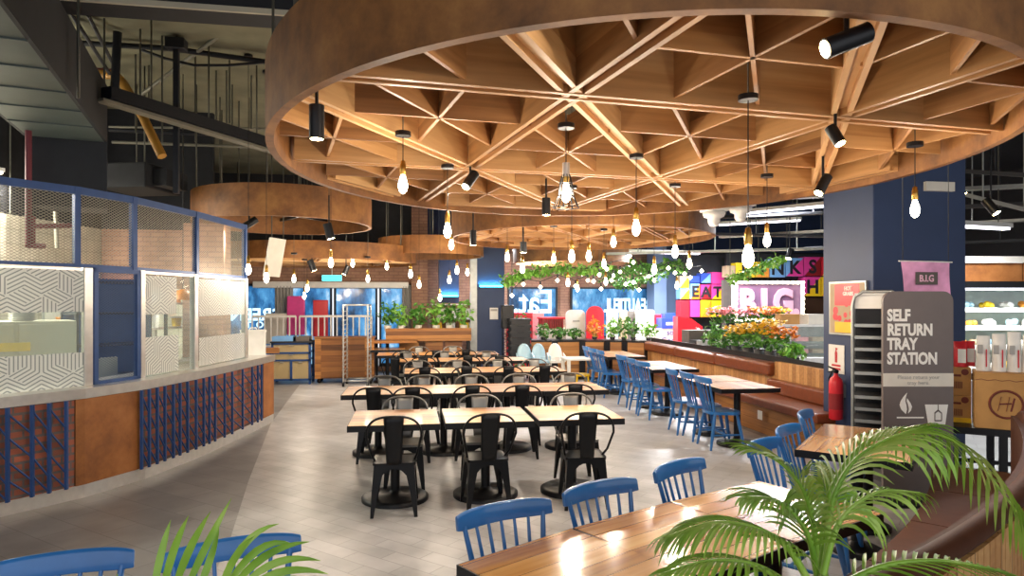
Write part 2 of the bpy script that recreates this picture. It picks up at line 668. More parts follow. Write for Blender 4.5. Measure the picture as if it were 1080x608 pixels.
def dup(root, loc, rz, label, group=None):
    """copy of a thing with its parts and sub-parts"""
    if root not in KIDS:
        KIDS[root] = [(c, list(c.children)) for c in root.children]
    r = root.copy()
    col.objects.link(r)
    r.location = loc
    r.rotation_euler = (0, 0, rz)
    r['label'] = label
    if group:
        r['group'] = group
    for c, subs in KIDS[root]:
        k = c.copy()
        col.objects.link(k)
        k.parent = r
        for g in subs:
            q = g.copy()
            col.objects.link(q)
            q.parent = k
    return r


def ctop(p):
    """underside of the ceiling above p"""
    return 4.855 if p[0] > 4.7 and p[1] > 8.6 else 4.995


def struct(o):
    o['kind'] = 'structure'
    return o


def sbox(name, mat, x0, x1, y0, y1, z0, z1, loc=None, rz=0.0, bevel=0.0):
    return struct(MB().box(x0, x1, y0, y1, z0, z1).build(name, mat, None, loc, rz, bevel))


def text(body, size, mat, parent=None, loc=(0, 0, 0), rot=(PI / 2, 0, 0), name='lettering', ext=0.002, bold=0.0, align='LEFT', mirror=False, sx=1.0):
    cu = bpy.data.curves.new(name, 'FONT')
    cu.body = body
    cu.size = size
    cu.extrude = ext
    cu.offset = bold
    cu.align_x = align
    cu.space_line = 1.0
    cu.resolution_u = 3
    t = bpy.data.objects.new(name, cu)
    col.objects.link(t)
    bpy.context.view_layer.update()
    me = bpy.data.meshes.new_from_object(t.evaluated_get(bpy.context.evaluated_depsgraph_get()))
    bpy.data.objects.remove(t)
    bpy.data.curves.remove(cu)
    me.name = name
    me.materials.clear()
    me.materials.append(M[mat] if isinstance(mat, str) else mat)
    if mirror or sx != 1.0:
        for v in me.vertices:
            v.co.x *= (-sx if mirror else sx)
        if mirror:
            me.flip_normals()
    o = bpy.data.objects.new(name, me)
    col.objects.link(o)
    o.parent = parent
    o.location = loc
    o.rotation_euler = rot
    return o


def light(name, kind, power, color, parent, loc, rot=(0, 0, 0), **kw):
    l = bpy.data.lights.new(name, kind)
    l.energy = power
    l.color = color
    for k, v in kw.items():
        setattr(l, k, v)
    o = bpy.data.objects.new(name, l)
    col.objects.link(o)
    o.parent = parent
    o.location = loc
    o.rotation_euler = rot
    return o


def rrect(x0, x1, y0, y1, r, n=5, corners=(1, 1, 1, 1)):
    """rounded rectangle outline, corners: bl, br, tr, tl"""
    pts = []
    for (cx, cy, a, on) in ((x0 + r, y0 + r, PI, corners[0]), (x1 - r, y0 + r, 1.5 * PI, corners[1]), (x1 - r, y1 - r, 0, corners[2]), (x0 + r, y1 - r, 0.5 * PI, corners[3])):
        if on:
            for k in range(n + 1):
                q = a + PI / 2 * k / n
                pts.append((cx + r * math.cos(q), cy + r * math.sin(q)))
        else:
            pts.append((cx + r * (1 if math.cos(a + PI / 4) > 0 else -1), cy + r * (1 if math.sin(a + PI / 4) > 0 else -1)))
    return pts


def leaves(mb, c, rad, n, size, seed=0, droop=0.3):
    """a cloud of small pointed leaf blades"""
    rr = random.Random(seed)
    for _ in range(n):
        while True:
            p = Vector((rr.uniform(-1, 1), rr.uniform(-1, 1), rr.uniform(-1, 1)))
            if p.length <= 1:
                break
        d = Vector((rr.gauss(0, 1), rr.gauss(0, 1), rr.gauss(0, 0.7) - droop)).normalized()
        sd = d.cross(Vector((rr.gauss(0, 1), rr.gauss(0, 1), rr.gauss(0, 1)))).normalized()
        o = Vector(c) + Vector((p.x * rad[0], p.y * rad[1], p.z * rad[2]))
        l = size * rr.uniform(0.7, 1.3)
        u = sd * l * 0.26
        nrm = d.cross(sd) * l * 0.1
        mb.face([o, o + d * l * 0.45 + u + nrm, o + d * l, o + d * l * 0.45 - u + nrm])
    return mb


# ------------------------------------------------------------------ the room
struct(MB().box(-9.5, 14, -2.5, 25, -0.2, 0).build('floor', 'floor'))
fl = [(-2.06, 10.2), (-1.62, 6.95), (-1.35, 5.2), (-1.15, 3.2), (-1.1, 0.5), (4.6, 0.5), (4.6, 14.8), (-2.4, 14.8)]
struct(MB().slab(fl, 0.0, 0.003).build('floor', 'floor_light'))
struct(MB().box(-9.5, 14, -2.5, 25, 5.0, 5.2).build('ceiling', 'slab'))
struct(MB().box(4.7, 14, 8.6, 25, 4.86, 4.98).build('ceiling', 'black_ceiling'))
sbox('wall_left', 'duct_dark', -9.5, -9.3, -2.5, 25, 0, 5)
sbox('wall_right', 'black_ceiling', 13.8, 14, -2.5, 25, 0, 5)
# back wall on the left: lit shop windows under a brown header
YB = 17.4
xa, xb = at(200, 318, YB).x, at(440, 318, YB).x
sbox('wall_back', 'brown_wall', -9.3, xb, YB, YB + 0.3, 2.24, 3.25)
sbox('wall_back', 'duct_dark', -9.3, xb, YB + 0.02, YB + 0.3, 3.25, 5)
sbox('wall_back', 'brown_wall', -9.3, xb, YB + 0.02, YB + 0.3, 0, 0.12)
k = 0
for p0, p1 in ((205, 292), (294, 350), (352, 398), (400, 439)):
    x0, x1 = at(p0, 318, YB).x, at(p1, 318, YB).x
    k += 1
    wn = struct(MB().box(x0, x1, YB + 0.1, YB + 0.14, 0.12, 2.24).build('window_%d' % k, 'blue_window'))
    fr = MB()
    fr.box(x0, x0 + 0.05, YB, YB + 0.1, 0.12, 2.24).box(x1 - 0.05, x1, YB, YB + 0.1, 0.12, 2.24).box(x0, x1, YB, YB + 0.1, 2.18, 2.24).box(x0, x1, YB, YB + 0.1, 0.12, 0.2)
    fr.build('window_frame', 'duct_dark', wn)
# back wall on the right: brown brick fascia over glazing
YR = 19.0
sbox('wall_back', 'brown_wall', xb, at(700, 318, YR).x, YR, YR + 0.3, 0, 3.3)
sbox('wall_back', 'navy', xb, 14, YR + 0.02, YR + 0.3, 3.3, 5)
sbox('wall_back', 'duct_dark', at(700, 318, YR).x, 13.8, YR, YR + 0.3, 0, 3.3)
for (p0, p1) in ((537, 585.5), (603, 687)):
    x0, x1 = at(p0, 318, YR).x, at(p1, 318, YR).x
    z1, z0 = at(600, 305, YR).z, at(600, 333, YR).z - 0.6
    k += 1
    wn = struct(MB().box(x0, x1, YR - 0.05, YR - 0.005, z0, z1).build('window_%d' % k, 'blue_window'))
    fr = MB()
    fr.box(x0 - 0.05, x0, YR - 0.1, YR, z0, z1).box(x1, x1 + 0.05, YR - 0.1, YR, z0, z1).box(x0 - 0.05, x1 + 0.05, YR - 0.1, YR, z1, z1 + 0.05)
    fr.box(x0 - 0.05, x1 + 0.05, YR - 0.1, YR, z0 - 0.05, z0)
    fr.build('window_frame', 'duct_dark', wn)
    if p0 == 537:
        text('Eat.', 0.95, 'lit_letter', wn, (at(583, 318, YR).x, YR - 0.06, at(560, 330, YR).z), mirror=True, name='window_lettering', bold=0.012, sx=0.85)
    else:
        text('BEAUTIFUL', 0.56, 'lit_letter', wn, (at(686, 318, YR).x, YR - 0.06, at(640, 329, YR).z), mirror=True, name='window_lettering', bold=0.015, sx=0.52)
# lettering on the left windows, seen from behind
tw = bpy.data.objects['window_1']
text('GREENS', 0.42, 'lit_letter', tw, (at(300, 318, YB).x, YB + 0.02, at(260, 338, YB).z), mirror=True, name='window_lettering', bold=0.012)
text('DO IT', 0.22, 'lit_letter', tw, (at(285, 318, YB).x, YB + 0.02, at(260, 346, YB).z), mirror=True, name='window_lettering', bold=0.006)
# columns
sbox('column', 'navy', 4.9, 6.02, 6.48, 7.36, 0, 5.0, bevel=0.01)
x0, x1 = at(503, 318, 15.9).x, at(532, 318, 15.9).x
sbox('column', 'navy', x0, x1, 15.9, 16.7, 0, 5.0, bevel=0.01)
sbox('column', 'galv', x0 - 0.16, x0, 15.86, 16.0, 0, 5.0)
x0, x1 = at(463, 318, 17.8).x, at(484, 318, 17.8).x
sbox('column', 'navy', x0, x1, 17.8, 18.3, 0, 5.0)
x0, x1 = at(434, 318, 17.0).x, at(451, 318, 17.0).x
sbox('column', 'brown_wall', x0, x1, 17.0, 17.5, 0, 4.2)
x0, x1 = at(690, 318, 18.0).x, at(703, 318, 18.0).x
sbox('column', 'navy_light', x0, x1, 18.0, 18.6, 0, 4.3)
x0, x1 = at(703, 318, 18.4).x, at(724, 318, 18.4).x
sbox('wall_back', 'navy_light', x0, x1, 18.4, 18.6, 0, 3.3)

x0, x1 = at(716, 318, 17.5).x, at(768, 318, 17.5).x
sbox('wall_market', 'duct_dark', x0, x1, 17.5, 17.6, 0, 3.1)
x0, x1 = at(766, 318, 16.9).x, at(900, 318, 16.9).x
sbox('wall_market', 'duct_dark', x0, x1, 16.9, 17.0, 0, 3.1)

# kitchen behind the counter
C_PATH = [(-5.0, 4.75), (-4.1, 5.45), (-3.4, 6.1), (-2.98, 6.6), (-2.68, 7.2), (-2.46, 8.0), (-2.3, 8.8), (-2.17, 9.6), (-2.06, 10.35)]
kw = [(-8.6, 5.6), (-6.9, 7.2), (-6.1, 8.4), (-5.5, 10.0), (-5.1, 12.0)]
struct(MB().strip(kw, 0, 3.0, 0.15).build('wall_kitchen', 'kitchen'))
struct(MB().strip(kw, 3.0, 5.0, 0.1).build('wall_kitchen', 'black_ceiling'))
sbox('wall_kitchen', 'kitchen', -5.1, -3.35, 11.9, 12.0, 0, 2.0)
sbox('wall_kitchen', 'brown_wall', -5.1, -3.35, 11.9, 12.0, 2.0, 3.0)
sbox('wall_kitchen', 'black_ceiling', -5.1, -3.35, 11.9, 12.0, 3.0, 5.0)
sbox('column', 'brown_wall', at(236, 318, 10.8).x - 0.6, at(236, 318, 10.8).x, 10.8, 11.2, 0, 3.0)

# ------------------------------------------------------------------ ceiling services
def pipe(name, label, cat, pts, r, mat, group=None):
    o = MB().tube([Vector(p) for p in pts], r, 8).build(name, mat)
    return tag(o, label, cat, group)


# soffit beam with a pale lower edge
b0, b1 = cw(-150, -5, 5.7), cw(430, 40, 6.5)
bm = thing('soffit_beam', 'dark painted soffit beam with a cream lower edge crossing over the kitchen counter', 'beam', (0, 0, 0))
MB().beam((b0.x, b0.y, 4.72), (b1.x, b1.y, 4.72), 0.3, 0.55).build('beam_body', 'duct_dark', bm)
e = MB().beam((b0.x, b0.y - 0.165, 4.47), (b1.x, b1.y - 0.165, 4.47), 0.03, 0.05)
e.build('edge_strip', 'cream', bm)

# the big rectangular duct
DZ = 3.6
q = [atz(18, 29, DZ), atz(110, 150, DZ)]
dr = (q[1] - q[0]).normalized()
lf = Vector((-dr.y, dr.x, 0))
wd = 0.72
a = q[0] - dr * 3.5
c = q[1]
du = thing('air_duct', 'large grey rectangular air duct running along the ceiling above the kitchen', 'duct', (a.x, a.y, DZ))
yaw = math.atan2(dr.y, dr.x)
du.rotation_euler = (0, 0, yaw)
ln = (c - a).length
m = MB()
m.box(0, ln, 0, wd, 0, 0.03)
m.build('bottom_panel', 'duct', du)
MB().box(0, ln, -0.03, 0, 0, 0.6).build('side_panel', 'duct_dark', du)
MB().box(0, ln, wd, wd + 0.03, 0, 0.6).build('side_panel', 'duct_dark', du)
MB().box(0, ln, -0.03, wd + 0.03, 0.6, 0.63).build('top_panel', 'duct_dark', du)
m = MB()
for i in range(1, int(ln / 0.62)):
    m.box(i * 0.62, i * 0.62 + 0.02, 0, wd, -0.012, 0.0)
m.build('seam', 'duct', du)
m = MB()
m.hexa([(ln, -0.03, -0.75), (ln + 0.55, 0.05, -0.75), (ln + 0.55, wd - 0.1, -0.75), (ln, wd, -0.75), (ln, -0.03, 0.6), (ln + 0.55, 0.05, 0.6), (ln + 0.55, wd - 0.1, 0.6), (ln, wd, 0.6)])
m.build('drop_elbow', 'duct_dark', du, bevel=0.01)
m = MB()
for s_ in (0.3, 2.6, 4.9):
    for y in (-0.1, wd + 0.1):
        m.cyl((s_, y, -0.06), (s_, y, 1.38), 0.012, n=6)
m.build('hanger', 'rod', du)

# black fan box past the duct
p = cw(152, 180, 9.4)
fb = thing('fan_box', 'black boxy fan unit hanging above the mesh screens beside the yellow pipe', 'fan unit', (p.x, p.y, 3.35), -0.25)
MB().box(-0.42, 0.3, -0.4, 0.4, 0, 0.34).build('casing', 'black_ceiling', fb, bevel=0.02)
MB().box(0.3, 0.5, -0.25, 0.25, 0.04, 0.28).build('outlet', 'black_ceiling', fb, bevel=0.01)
m = MB()
for x in (-0.36, 0.25):
    for y in (-0.35, 0.35):
        m.cyl((x, y, 0.34), (x, y, 1.65), 0.01, n=6)
m.build('hanger', 'rod', fb)

pipe('drain_pipe', 'yellow drain pipe sloping down under the concrete ceiling with red coupling', 'pipe', [cw(98, 78, 8.6), cw(122, 79, 8.6), cw(130, 88, 8.6), cw(150, 122, 8.5), cw(171, 165, 8.4)], 0.06, 'pipe_yellow')
pipe('drain_pipe', 'short dark red pipe length feeding the yellow sloping drain pipe', 'pipe', [cw(70, 74, 8.7), cw(120, 78, 8.62)], 0.065, 'pipe_red')
p0, p1 = cw(112, 98, 7.0), cw(300, 157, 9.5)
tr = thing('cable_tray', 'black cable tray crossing diagonally behind the small rust hoop', 'cable tray', (0, 0, 0))
MB().beam(p0, p1, 0.16, 0.13).build('tray', 'pipe_dark', tr)
MB().beam(p0 + Vector((-0.05, -0.05, -0.09)), p1 + Vector((-0.05, -0.05, -0.09)), 0.14, 0.03).build('pale_underside', 'pipe_pale', tr)
m = MB()
for t in (0.2, 0.5, 0.8):
    q_ = p0.lerp(p1, t)
    m.cyl(q_, (q_.x, q_.y, 5), 0.01, n=6)
m.build('hanger', 'rod', tr)
p = cw(186, 50, 8.0)
po = thing('drop_post', 'black square drop post with a junction box on its top below the ceiling', 'post', (p.x, p.y, 3.1))
MB().beam((0, 0, 0.0), (0, 0, p.z - 3.1), 0.06, 0.06).build('post', 'pipe_dark', po)
MB().box(-0.11, 0.11, -0.08, 0.08, p.z - 3.1 - 0.03, p.z - 3.1 + 0.1).build('junction_box', 'pipe_dark', po, bevel=0.01)
MB().cyl((0, 0, p.z - 3.0), (0, 0, 1.9), 0.012, n=6).build('hanger', 'rod', po)
pl = [
    ('black conduit running level across the ceiling above the duct end', [cw(60, 44, 8.0), cw(178, 51, 8.2), cw(300, 68, 8.6)], 0.035, 'pipe_dark'),
    ('sagging black cable looped under the level conduit', [cw(150, 53, 8.2), cw(175, 62, 8.2), cw(205, 69, 8.3), cw(240, 69, 8.4), cw(290, 65, 8.5)], 0.018, 'pipe_dark'),
    ('straight black rod slanting down from the beam towards the duct', [cw(75, 14, 7.4), cw(116, 78, 8.3)], 0.022, 'pipe_dark'),
    ('second black rod slanting down beside the first one near the duct', [cw(93, 16, 7.4), cw(123, 75, 8.3)], 0.022, 'pipe_dark'),
    ('pale grey conduit climbing diagonally to the ceiling slab', [cw(145, 103, 9.0), cw(237, 33, 8.0)], 0.025, 'pipe_pale'),
    ('pale thin conduit running level low behind the black drop post', [cw(115, 134, 10), cw(290, 136, 10.2)], 0.018, 'pipe_pale'),
    ('dark conduit running level just below the pale thin conduit', [cw(115, 137, 9.6), cw(250, 143, 10.2)], 0.03, 'pipe_dark'),
    ('pale lower conduit behind the drop post nearest the fan unit', [cw(118, 150, 10), cw(290, 156, 10.5)], 0.022, 'pipe_pale'),
    ('short upright black pipe beside the yellow drain pipe', [cw(124, 34, 7.8), cw(121, 95, 7.8)], 0.05, 'pipe_dark'),
]
for lb, pts, r, mt in pl:
    pipe('conduit', lb, 'pipe', pts, r, mt, 'ceiling pipes above the kitchen')
# red sprinkler pipe dropping behind the mesh
sp_ = thing('sprinkler_pipe', 'dark red sprinkler pipe dropping down behind the wire mesh screen', 'pipe', (0, 0, 0))
z = 7.0
MB().tube([cw(30, 70, z), cw(30, 259, z)], 0.032).build('drop', 'pipe_red', sp_)
MB().tube([cw(30, 239, z), cw(82, 238, z)], 0.026).build('branch', 'pipe_red', sp_)
MB().tube([cw(35, 228, z), cw(35, 258, z)], 0.022).build('riser', 'pipe_red', sp_)
MB().tube([cw(28, 259, z), cw(47, 260, z)], 0.028).build('foot', 'pipe_red', sp_)
MB().tube([cw(60, 262, 9.5), cw(56, 175, 9.5), cw(56, 120, 9.5)], 0.03).build('down_pipe', 'pipe_pale', None)
tag(bpy.data.objects['down_pipe'], 'pale thin down pipe behind the mesh screen beside the duct elbow', 'pipe')
rr = random.Random(5)
rods = [(110, 20, 100, 7.5), (148, 22, 105, 7.8), (171, 28, 150, 8.0), (206, 62, 150, 8.5), (242, 60, 130, 8.8), (228, 90, 130, 9.2), (239, 90, 130, 9.2), (143, 65, 140, 8.6), (157, 100, 150, 9.0), (11, 150, 225, 9.0), (245, 62, 132, 9.8), (265, 118, 136, 9.4), (232, 170, 192, 10.4), (252, 150, 196, 10.6), (288, 0, 40, 5.2), (193, 120, 192, 10.0)]
for i, (px, ya, yb, zc) in enumerate(rods):
    pt = cw(px, yb, zc)
    o = MB().cyl((0, 0, 0), (0, 0, 5.0 - pt.z), 0.011, n=6).build('threaded_rod', 'rod', None, pt)
    tag(o, 'thin threaded hanger rod dropping from the concrete slab above the kitchen', 'rod', 'hanger rods')

# market ceiling on the right: black trays and strip lights
for i, (px0, py0, px1, py1, zc0, zc1) in enumerate([(700, 215, 1090, 196, 13.0, 9.0), (700, 232, 1090, 215, 14.0, 9.5), (760, 250, 1090, 232, 14.5, 10.5), (690, 246, 900, 250, 14.0, 13.0), (980, 196, 1100, 226, 9.5, 8.5), (850, 262, 1100, 253, 15, 12.0), (640, 268, 880, 262, 15.5, 14.0), (1005, 180, 1100, 186, 9.0, 8.0)]):
    p0, p1 = cw(px0, py0, zc0), cw(px1, py1, zc1)
    o = MB().beam(p0, p1, 0.16, 0.05)
    for t in (0.15, 0.5, 0.85):
        q_ = p0.lerp(p1, t)
        o.cyl(q_, (q_.x, q_.y, 4.84), 0.012, n=5)
    ordn = ['first', 'second', 'third', 'fourth', 'fifth', 'sixth', 'seventh', 'eighth'][i]
    tag(o.build('lighting_track', 'galv' if i % 2 == 0 else 'duct_dark'), 'metal lighting track under the black market ceiling, %s of eight counted from the big column' % ordn, 'track', 'market ceiling tracks')


def strip_light(px, py, zc, ln, rz, label, pw=1.0):
    p = cw(px, py, zc)
    t = thing('strip_light', label, 'light', p, rz, 'market strip lights')
    MB().box(-ln / 2, ln / 2, -0.07, 0.07, 0.03, 0.09).build('housing', 'white', t)
    MB().box(-ln / 2 + 0.03, ln / 2 - 0.03, -0.05, 0.05, 0.0, 0.03).build('tube', 'tube', t)
    m = MB()
    for x in (-ln * 0.4, ln * 0.4):
        m.cyl((x, 0, 0.09), (x, 0, max(0.2, ctop(p) - p.z)), 0.008, n=5)
    m.build('hanger', 'rod', t)
    light('strip_glow', 'AREA', 55 * pw * K_STRIP, (0.93, 0.95, 1.0), t, (0, 0, -0.03), shape='RECTANGLE', size=ln, size_y=0.12)


strip_light(832, 222, 12.0, 1.8, -0.9, 'white strip light left of the big column behind the dome cameras')
strip_light(800, 236, 15.0, 1.8, -0.7, 'white strip light above the cube letter wall', 2.5)
strip_light(700, 268, 16.5, 2.0, 0.1, 'white strip light over the leafy garland near the fascia', 4.0)
strip_light(552, 262, 17.5, 1.6, 0.1, 'white strip light just beside the middle column', 3.0)
strip_light(1010, 240, 9.0, 2.0, 0.2, 'white strip light over the chilled display case')  # added lamp; only grey trays run at this spot
# kitchen lights
for i, (x, y, lb) in enumerate([(-6.3, 7.6, 'fluorescent kitchen batten over the near half of the kitchen'), (-5.75, 9.3, 'fluorescent kitchen batten over the far half of the kitchen')]):
    t = thing('kitchen_light', lb, 'light', (x, y, 3.5), 1.0, 'kitchen battens')
    MB().box(-0.6, 0.6, -0.05, 0.05, 0.03, 0.08).build('housing', 'white', t)
    MB().box(-0.58, 0.58, -0.035, 0.035, 0, 0.03).build('tube', 'tube_warm', t)
    m = MB()
    for s_ in (-0.4, 0.4):
        m.cyl((s_, 0, 0.08), (s_, 0, 1.5), 0.008, n=5)
    m.build('hanger', 'rod', t)
    light('batten_fill', 'POINT', 60, (1.0, 0.94, 0.8), t, (0, 0, -0.12), shadow_soft_size=0.2)  # extra point lamp added under the batten to brighten the ceiling slab
    light('batten_glow', 'AREA', 190, (1.0, 0.94, 0.8), t, (0, 0, -0.03), shape='RECTANGLE', size=1.2, size_y=0.1)


# ------------------------------------------------------------------ hanging rust rings with wooden lattices
def ring_band(mb, a, b, h, t, n=96):
    def outer(i):
        q = 2 * PI * i / n
        return math.cos(q), math.sin(q)
    for i in range(n):
        (c0, s0), (c1, s1) = outer(i), outer(i + 1)
        o0, o1 = (a * c0, b * s0), (a * c1, b * s1)
        i0, i1 = ((a - t) * c0, (b - t) * s0), ((a - t) * c1, (b - t) * s1)
        mb.face([(*o0, 0), (*o1, 0), (*o1, h), (*o0, h)], True)
        mb.face([(*i1, 0), (*i0, 0), (*i0, h), (*i1, h)], True)
        mb.face([(*i0, 0), (*i1, 0), (*o1, 0), (*o0, 0)])
        mb.face([(*o0, h), (*o1, h), (*i1, h), (*i0, h)])
    return mb


def chord(p, d, a, b):
    """part of the line p + t d inside the ellipse"""
    A = (d[0] / a) ** 2 + (d[1] / b) ** 2
    B = 2 * (p[0] * d[0] / a ** 2 + p[1] * d[1] / b ** 2)
    C_ = (p[0] / a) ** 2 + (p[1] / b) ** 2 - 1
    D = B * B - 4 * A * C_
    if D <= 0:
        return None
    D = math.sqrt(D)
    return (-B - D) / (2 * A), (-B + D) / (2 * A)


def lattice(root, a, b, n0, va, vb, z0, minor=True, hm=0.34, rng=5, hr=0.29):
    """three families of double planks through the nodes n0 + i va + j vb, thin ribs inside every triangle"""
    vc = (va[0] + vb[0], va[1] + vb[1])
    for fam, (d, step) in enumerate(((va, vb), (vb, va), (vc, va))):
        z0 += 0.004 * (fam > 0)
        l = math.hypot(*d)
        u = (d[0] / l, d[1] / l)
        nn = (-u[1], u[0])
        for i in range(-rng, rng + 1):
            p = (n0[0] + step[0] * i, n0[1] + step[1] * i)
            r = chord(p, u, a - 0.03, b - 0.03)
            if not r or r[1] - r[0] < 0.5:
                continue
            m = MB()
            p0 = (p[0] + u[0] * r[0], p[1] + u[1] * r[0])
            p1 = (p[0] + u[0] * r[1], p[1] + u[1] * r[1])
            for s_ in (-1, 1):
                m.beam((p0[0] + nn[0] * 0.045 * s_, p0[1] + nn[1] * 0.045 * s_, z0 + hm / 2), (p1[0] + nn[0] * 0.045 * s_, p1[1] + nn[1] * 0.045 * s_, z0 + hm / 2), 0.032, hm)
            m.beam((*p0, z0 + 0.09), (*p1, z0 + 0.09), 0.058, 0.1)
            m.build('main_beam', 'lattice', root)
    if not minor:
        return
    nrib = 0
    rest = MB()
    for i in range(-rng - 1, rng + 1):
        for j in range(-rng - 1, rng + 1):
            o = (n0[0] + va[0] * i + vb[0] * j, n0[1] + va[1] * i + vb[1] * j)
            for tri in ([o, (o[0] + va[0], o[1] + va[1]), (o[0] + vc[0], o[1] + vc[1])], [o, (o[0] + vc[0], o[1] + vc[1]), (o[0] + vb[0], o[1] + vb[1])]):
                g = (sum(p[0] for p in tri) / 3, sum(p[1] for p in tri) / 3)
                for k in range(3):
                    A_, B_, C_ = tri[k], tri[(k + 1) % 3], tri[(k + 2) % 3]
                    # parallel to AB through the centroid, from edge AC to edge BC
                    s0 = (A_[0] + (C_[0] - A_[0]) / 3, A_[1] + (C_[1] - A_[1]) / 3)
                    s1 = (B_[0] + (C_[0] - B_[0]) / 3, B_[1] + (C_[1] - B_[1]) / 3)
                    d = (s1[0] - s0[0], s1[1] - s0[1])
                    l = math.hypot(*d)
                    u = (d[0] / l, d[1] / l)
                    r = chord(s0, u, a - 0.03, b - 0.03)
                    if not r:
                        continue
                    t0, t1 = max(0.04, r[0]), min(l - 0.04, r[1])
                    if t1 - t0 < 0.15:
                        continue
                    mb = MB() if nrib < 96 else rest
                    mb.beam((s0[0] + u[0] * t0, s0[1] + u[1] * t0, z0 + 0.02 + hr / 2), (s0[0] + u[0] * t1, s0[1] + u[1] * t1, z0 + 0.02 + hr / 2), 0.022, hr)
                    if nrib < 96:
                        mb.build('rib', 'lattice_dark', root)
                    nrib += 1
    if rest.v:
        o = rest.build('rib', 'lattice_dark', root)
        o['kind'] = 'stuff'


def hangers(root, a, b, h, z, n=6):
    m = MB()
    for i in range(n):
        q = 2 * PI * (i + 0.5) / n
        m.cyl(((a - 0.05) * math.cos(q), (b - 0.05) * math.sin(q), h), ((a - 0.05) * math.cos(q), (b - 0.05) * math.sin(q), 5.0 - z), 0.012, n=6)
    m.build('hanger', 'rod', root)


# the big one over the near tables
ZB = 2.9
R1 = (1.63, 5.35)
big = thing('ceiling_ring', 'huge rust-coloured hoop filled with a wooden triangle lattice over the front tables', 'ceiling feature', (*R1, ZB))
ring_band(MB(), 2.68, 3.05, 0.50, 0.055, 128).build('band', 'rust', big)
lattice(big, 2.62, 2.99, (0.9 - R1[0], 3.65 - R1[1]), (1.78, 0.2), (-0.41, 2.13), 0.05)
hangers(big, 2.68, 3.05, 0.5, ZB)
# the second latticed ring behind it
R2 = (2.97, 11.57)
r2 = thing('ceiling_ring', 'second latticed wooden hoop hanging behind and below the huge one', 'ceiling feature', (*R2, ZB))
ring_band(MB(), 2.3, 2.4, 0.5, 0.055, 96).build('band', 'rust', r2)
lattice(r2, 2.24, 2.34, (0.1, 0.2), (1.7, 0.2), (-0.4, 1.95), 0.05, True, rng=3)
hangers(r2, 2.3, 2.4, 0.5, ZB)
# small open ring beside the kitchen
r3 = thing('ceiling_ring', 'open rust hoop with a few black bars hanging beside the kitchen mesh', 'ceiling feature', (-2.02, 11.04, 3.0))
ring_band(MB(), 1.36, 1.37, 0.46, 0.05).build('band', 'rust', r3)
m = MB()
m.beam((-1.25, 0.1, 0.3), (1.25, 0.1, 0.3), 0.05, 0.05)
m.beam((-0.9, -0.9, 0.25), (0.5, 1.2, 0.25), 0.05, 0.05)
m.beam((1.0, -0.8, 0.25), (-0.3, 1.3, 0.25), 0.05, 0.05)
m.build('cross_bar', 'black_metal', r3)
hangers(r3, 1.36, 1.37, 0.46, 3.0)
r4 = thing('ceiling_ring', 'small plain rust hoop hanging before the middle navy column', 'ceiling feature', (0.42, 15.0, 2.8))
ring_band(MB(), 1.17, 1.17, 0.38, 0.05, 64).build('band', 'rust', r4)
hangers(r4, 1.17, 1.17, 0.38, 2.8)
r5 = thing('ceiling_ring', 'rust hoop with wooden cross beams hanging by the far blue windows', 'ceiling feature', (-2.1, 15.0, 2.62))
ring_band(MB(), 2.2, 2.0, 0.34, 0.05, 80).build('band', 'rust', r5)
lattice(r5, 2.15, 1.95, (0, 0), (1.5, 0.2), (-0.35, 1.6), 0.04, False, hm=0.2, rng=3)
hangers(r5, 2.2, 2.0, 0.34, 2.62)
r6 = thing('ceiling_ring', 'dark rust hoop far behind above the leafy garland', 'ceiling feature', (4.0, 16.4, 2.75))
ring_band(MB(), 1.5, 1.4, 0.4, 0.05, 64).build('band', 'rust', r6)
hangers(r6, 1.5, 1.4, 0.4, 2.75)


# ------------------------------------------------------------------ pendants
M['bulb'] = None
_m, _nt, _b = newmat('glowing_bulb_glass')
_tr = N(_nt, 'ShaderNodeBsdfTransparent')
_em = N(_nt, 'ShaderNodeEmission')
_em.inputs[0].default_value = (1.0, 0.9, 0.7, 1)
_em.inputs[1].default_value = 16
_mx = N(_nt, 'ShaderNodeMixShader')
_mx.inputs[0].default_value = 0.4
_nt.links.new(_tr.outputs[0], _mx.inputs[1])
_nt.links.new(_em.outputs[0], _mx.inputs[2])
_nt.links.new(_mx.outputs[0], _nt.nodes['Material Output'].inputs[0])
M['bulb'] = _m
M['filament'] = emit('hot_filament', '#ffdca0', 40)


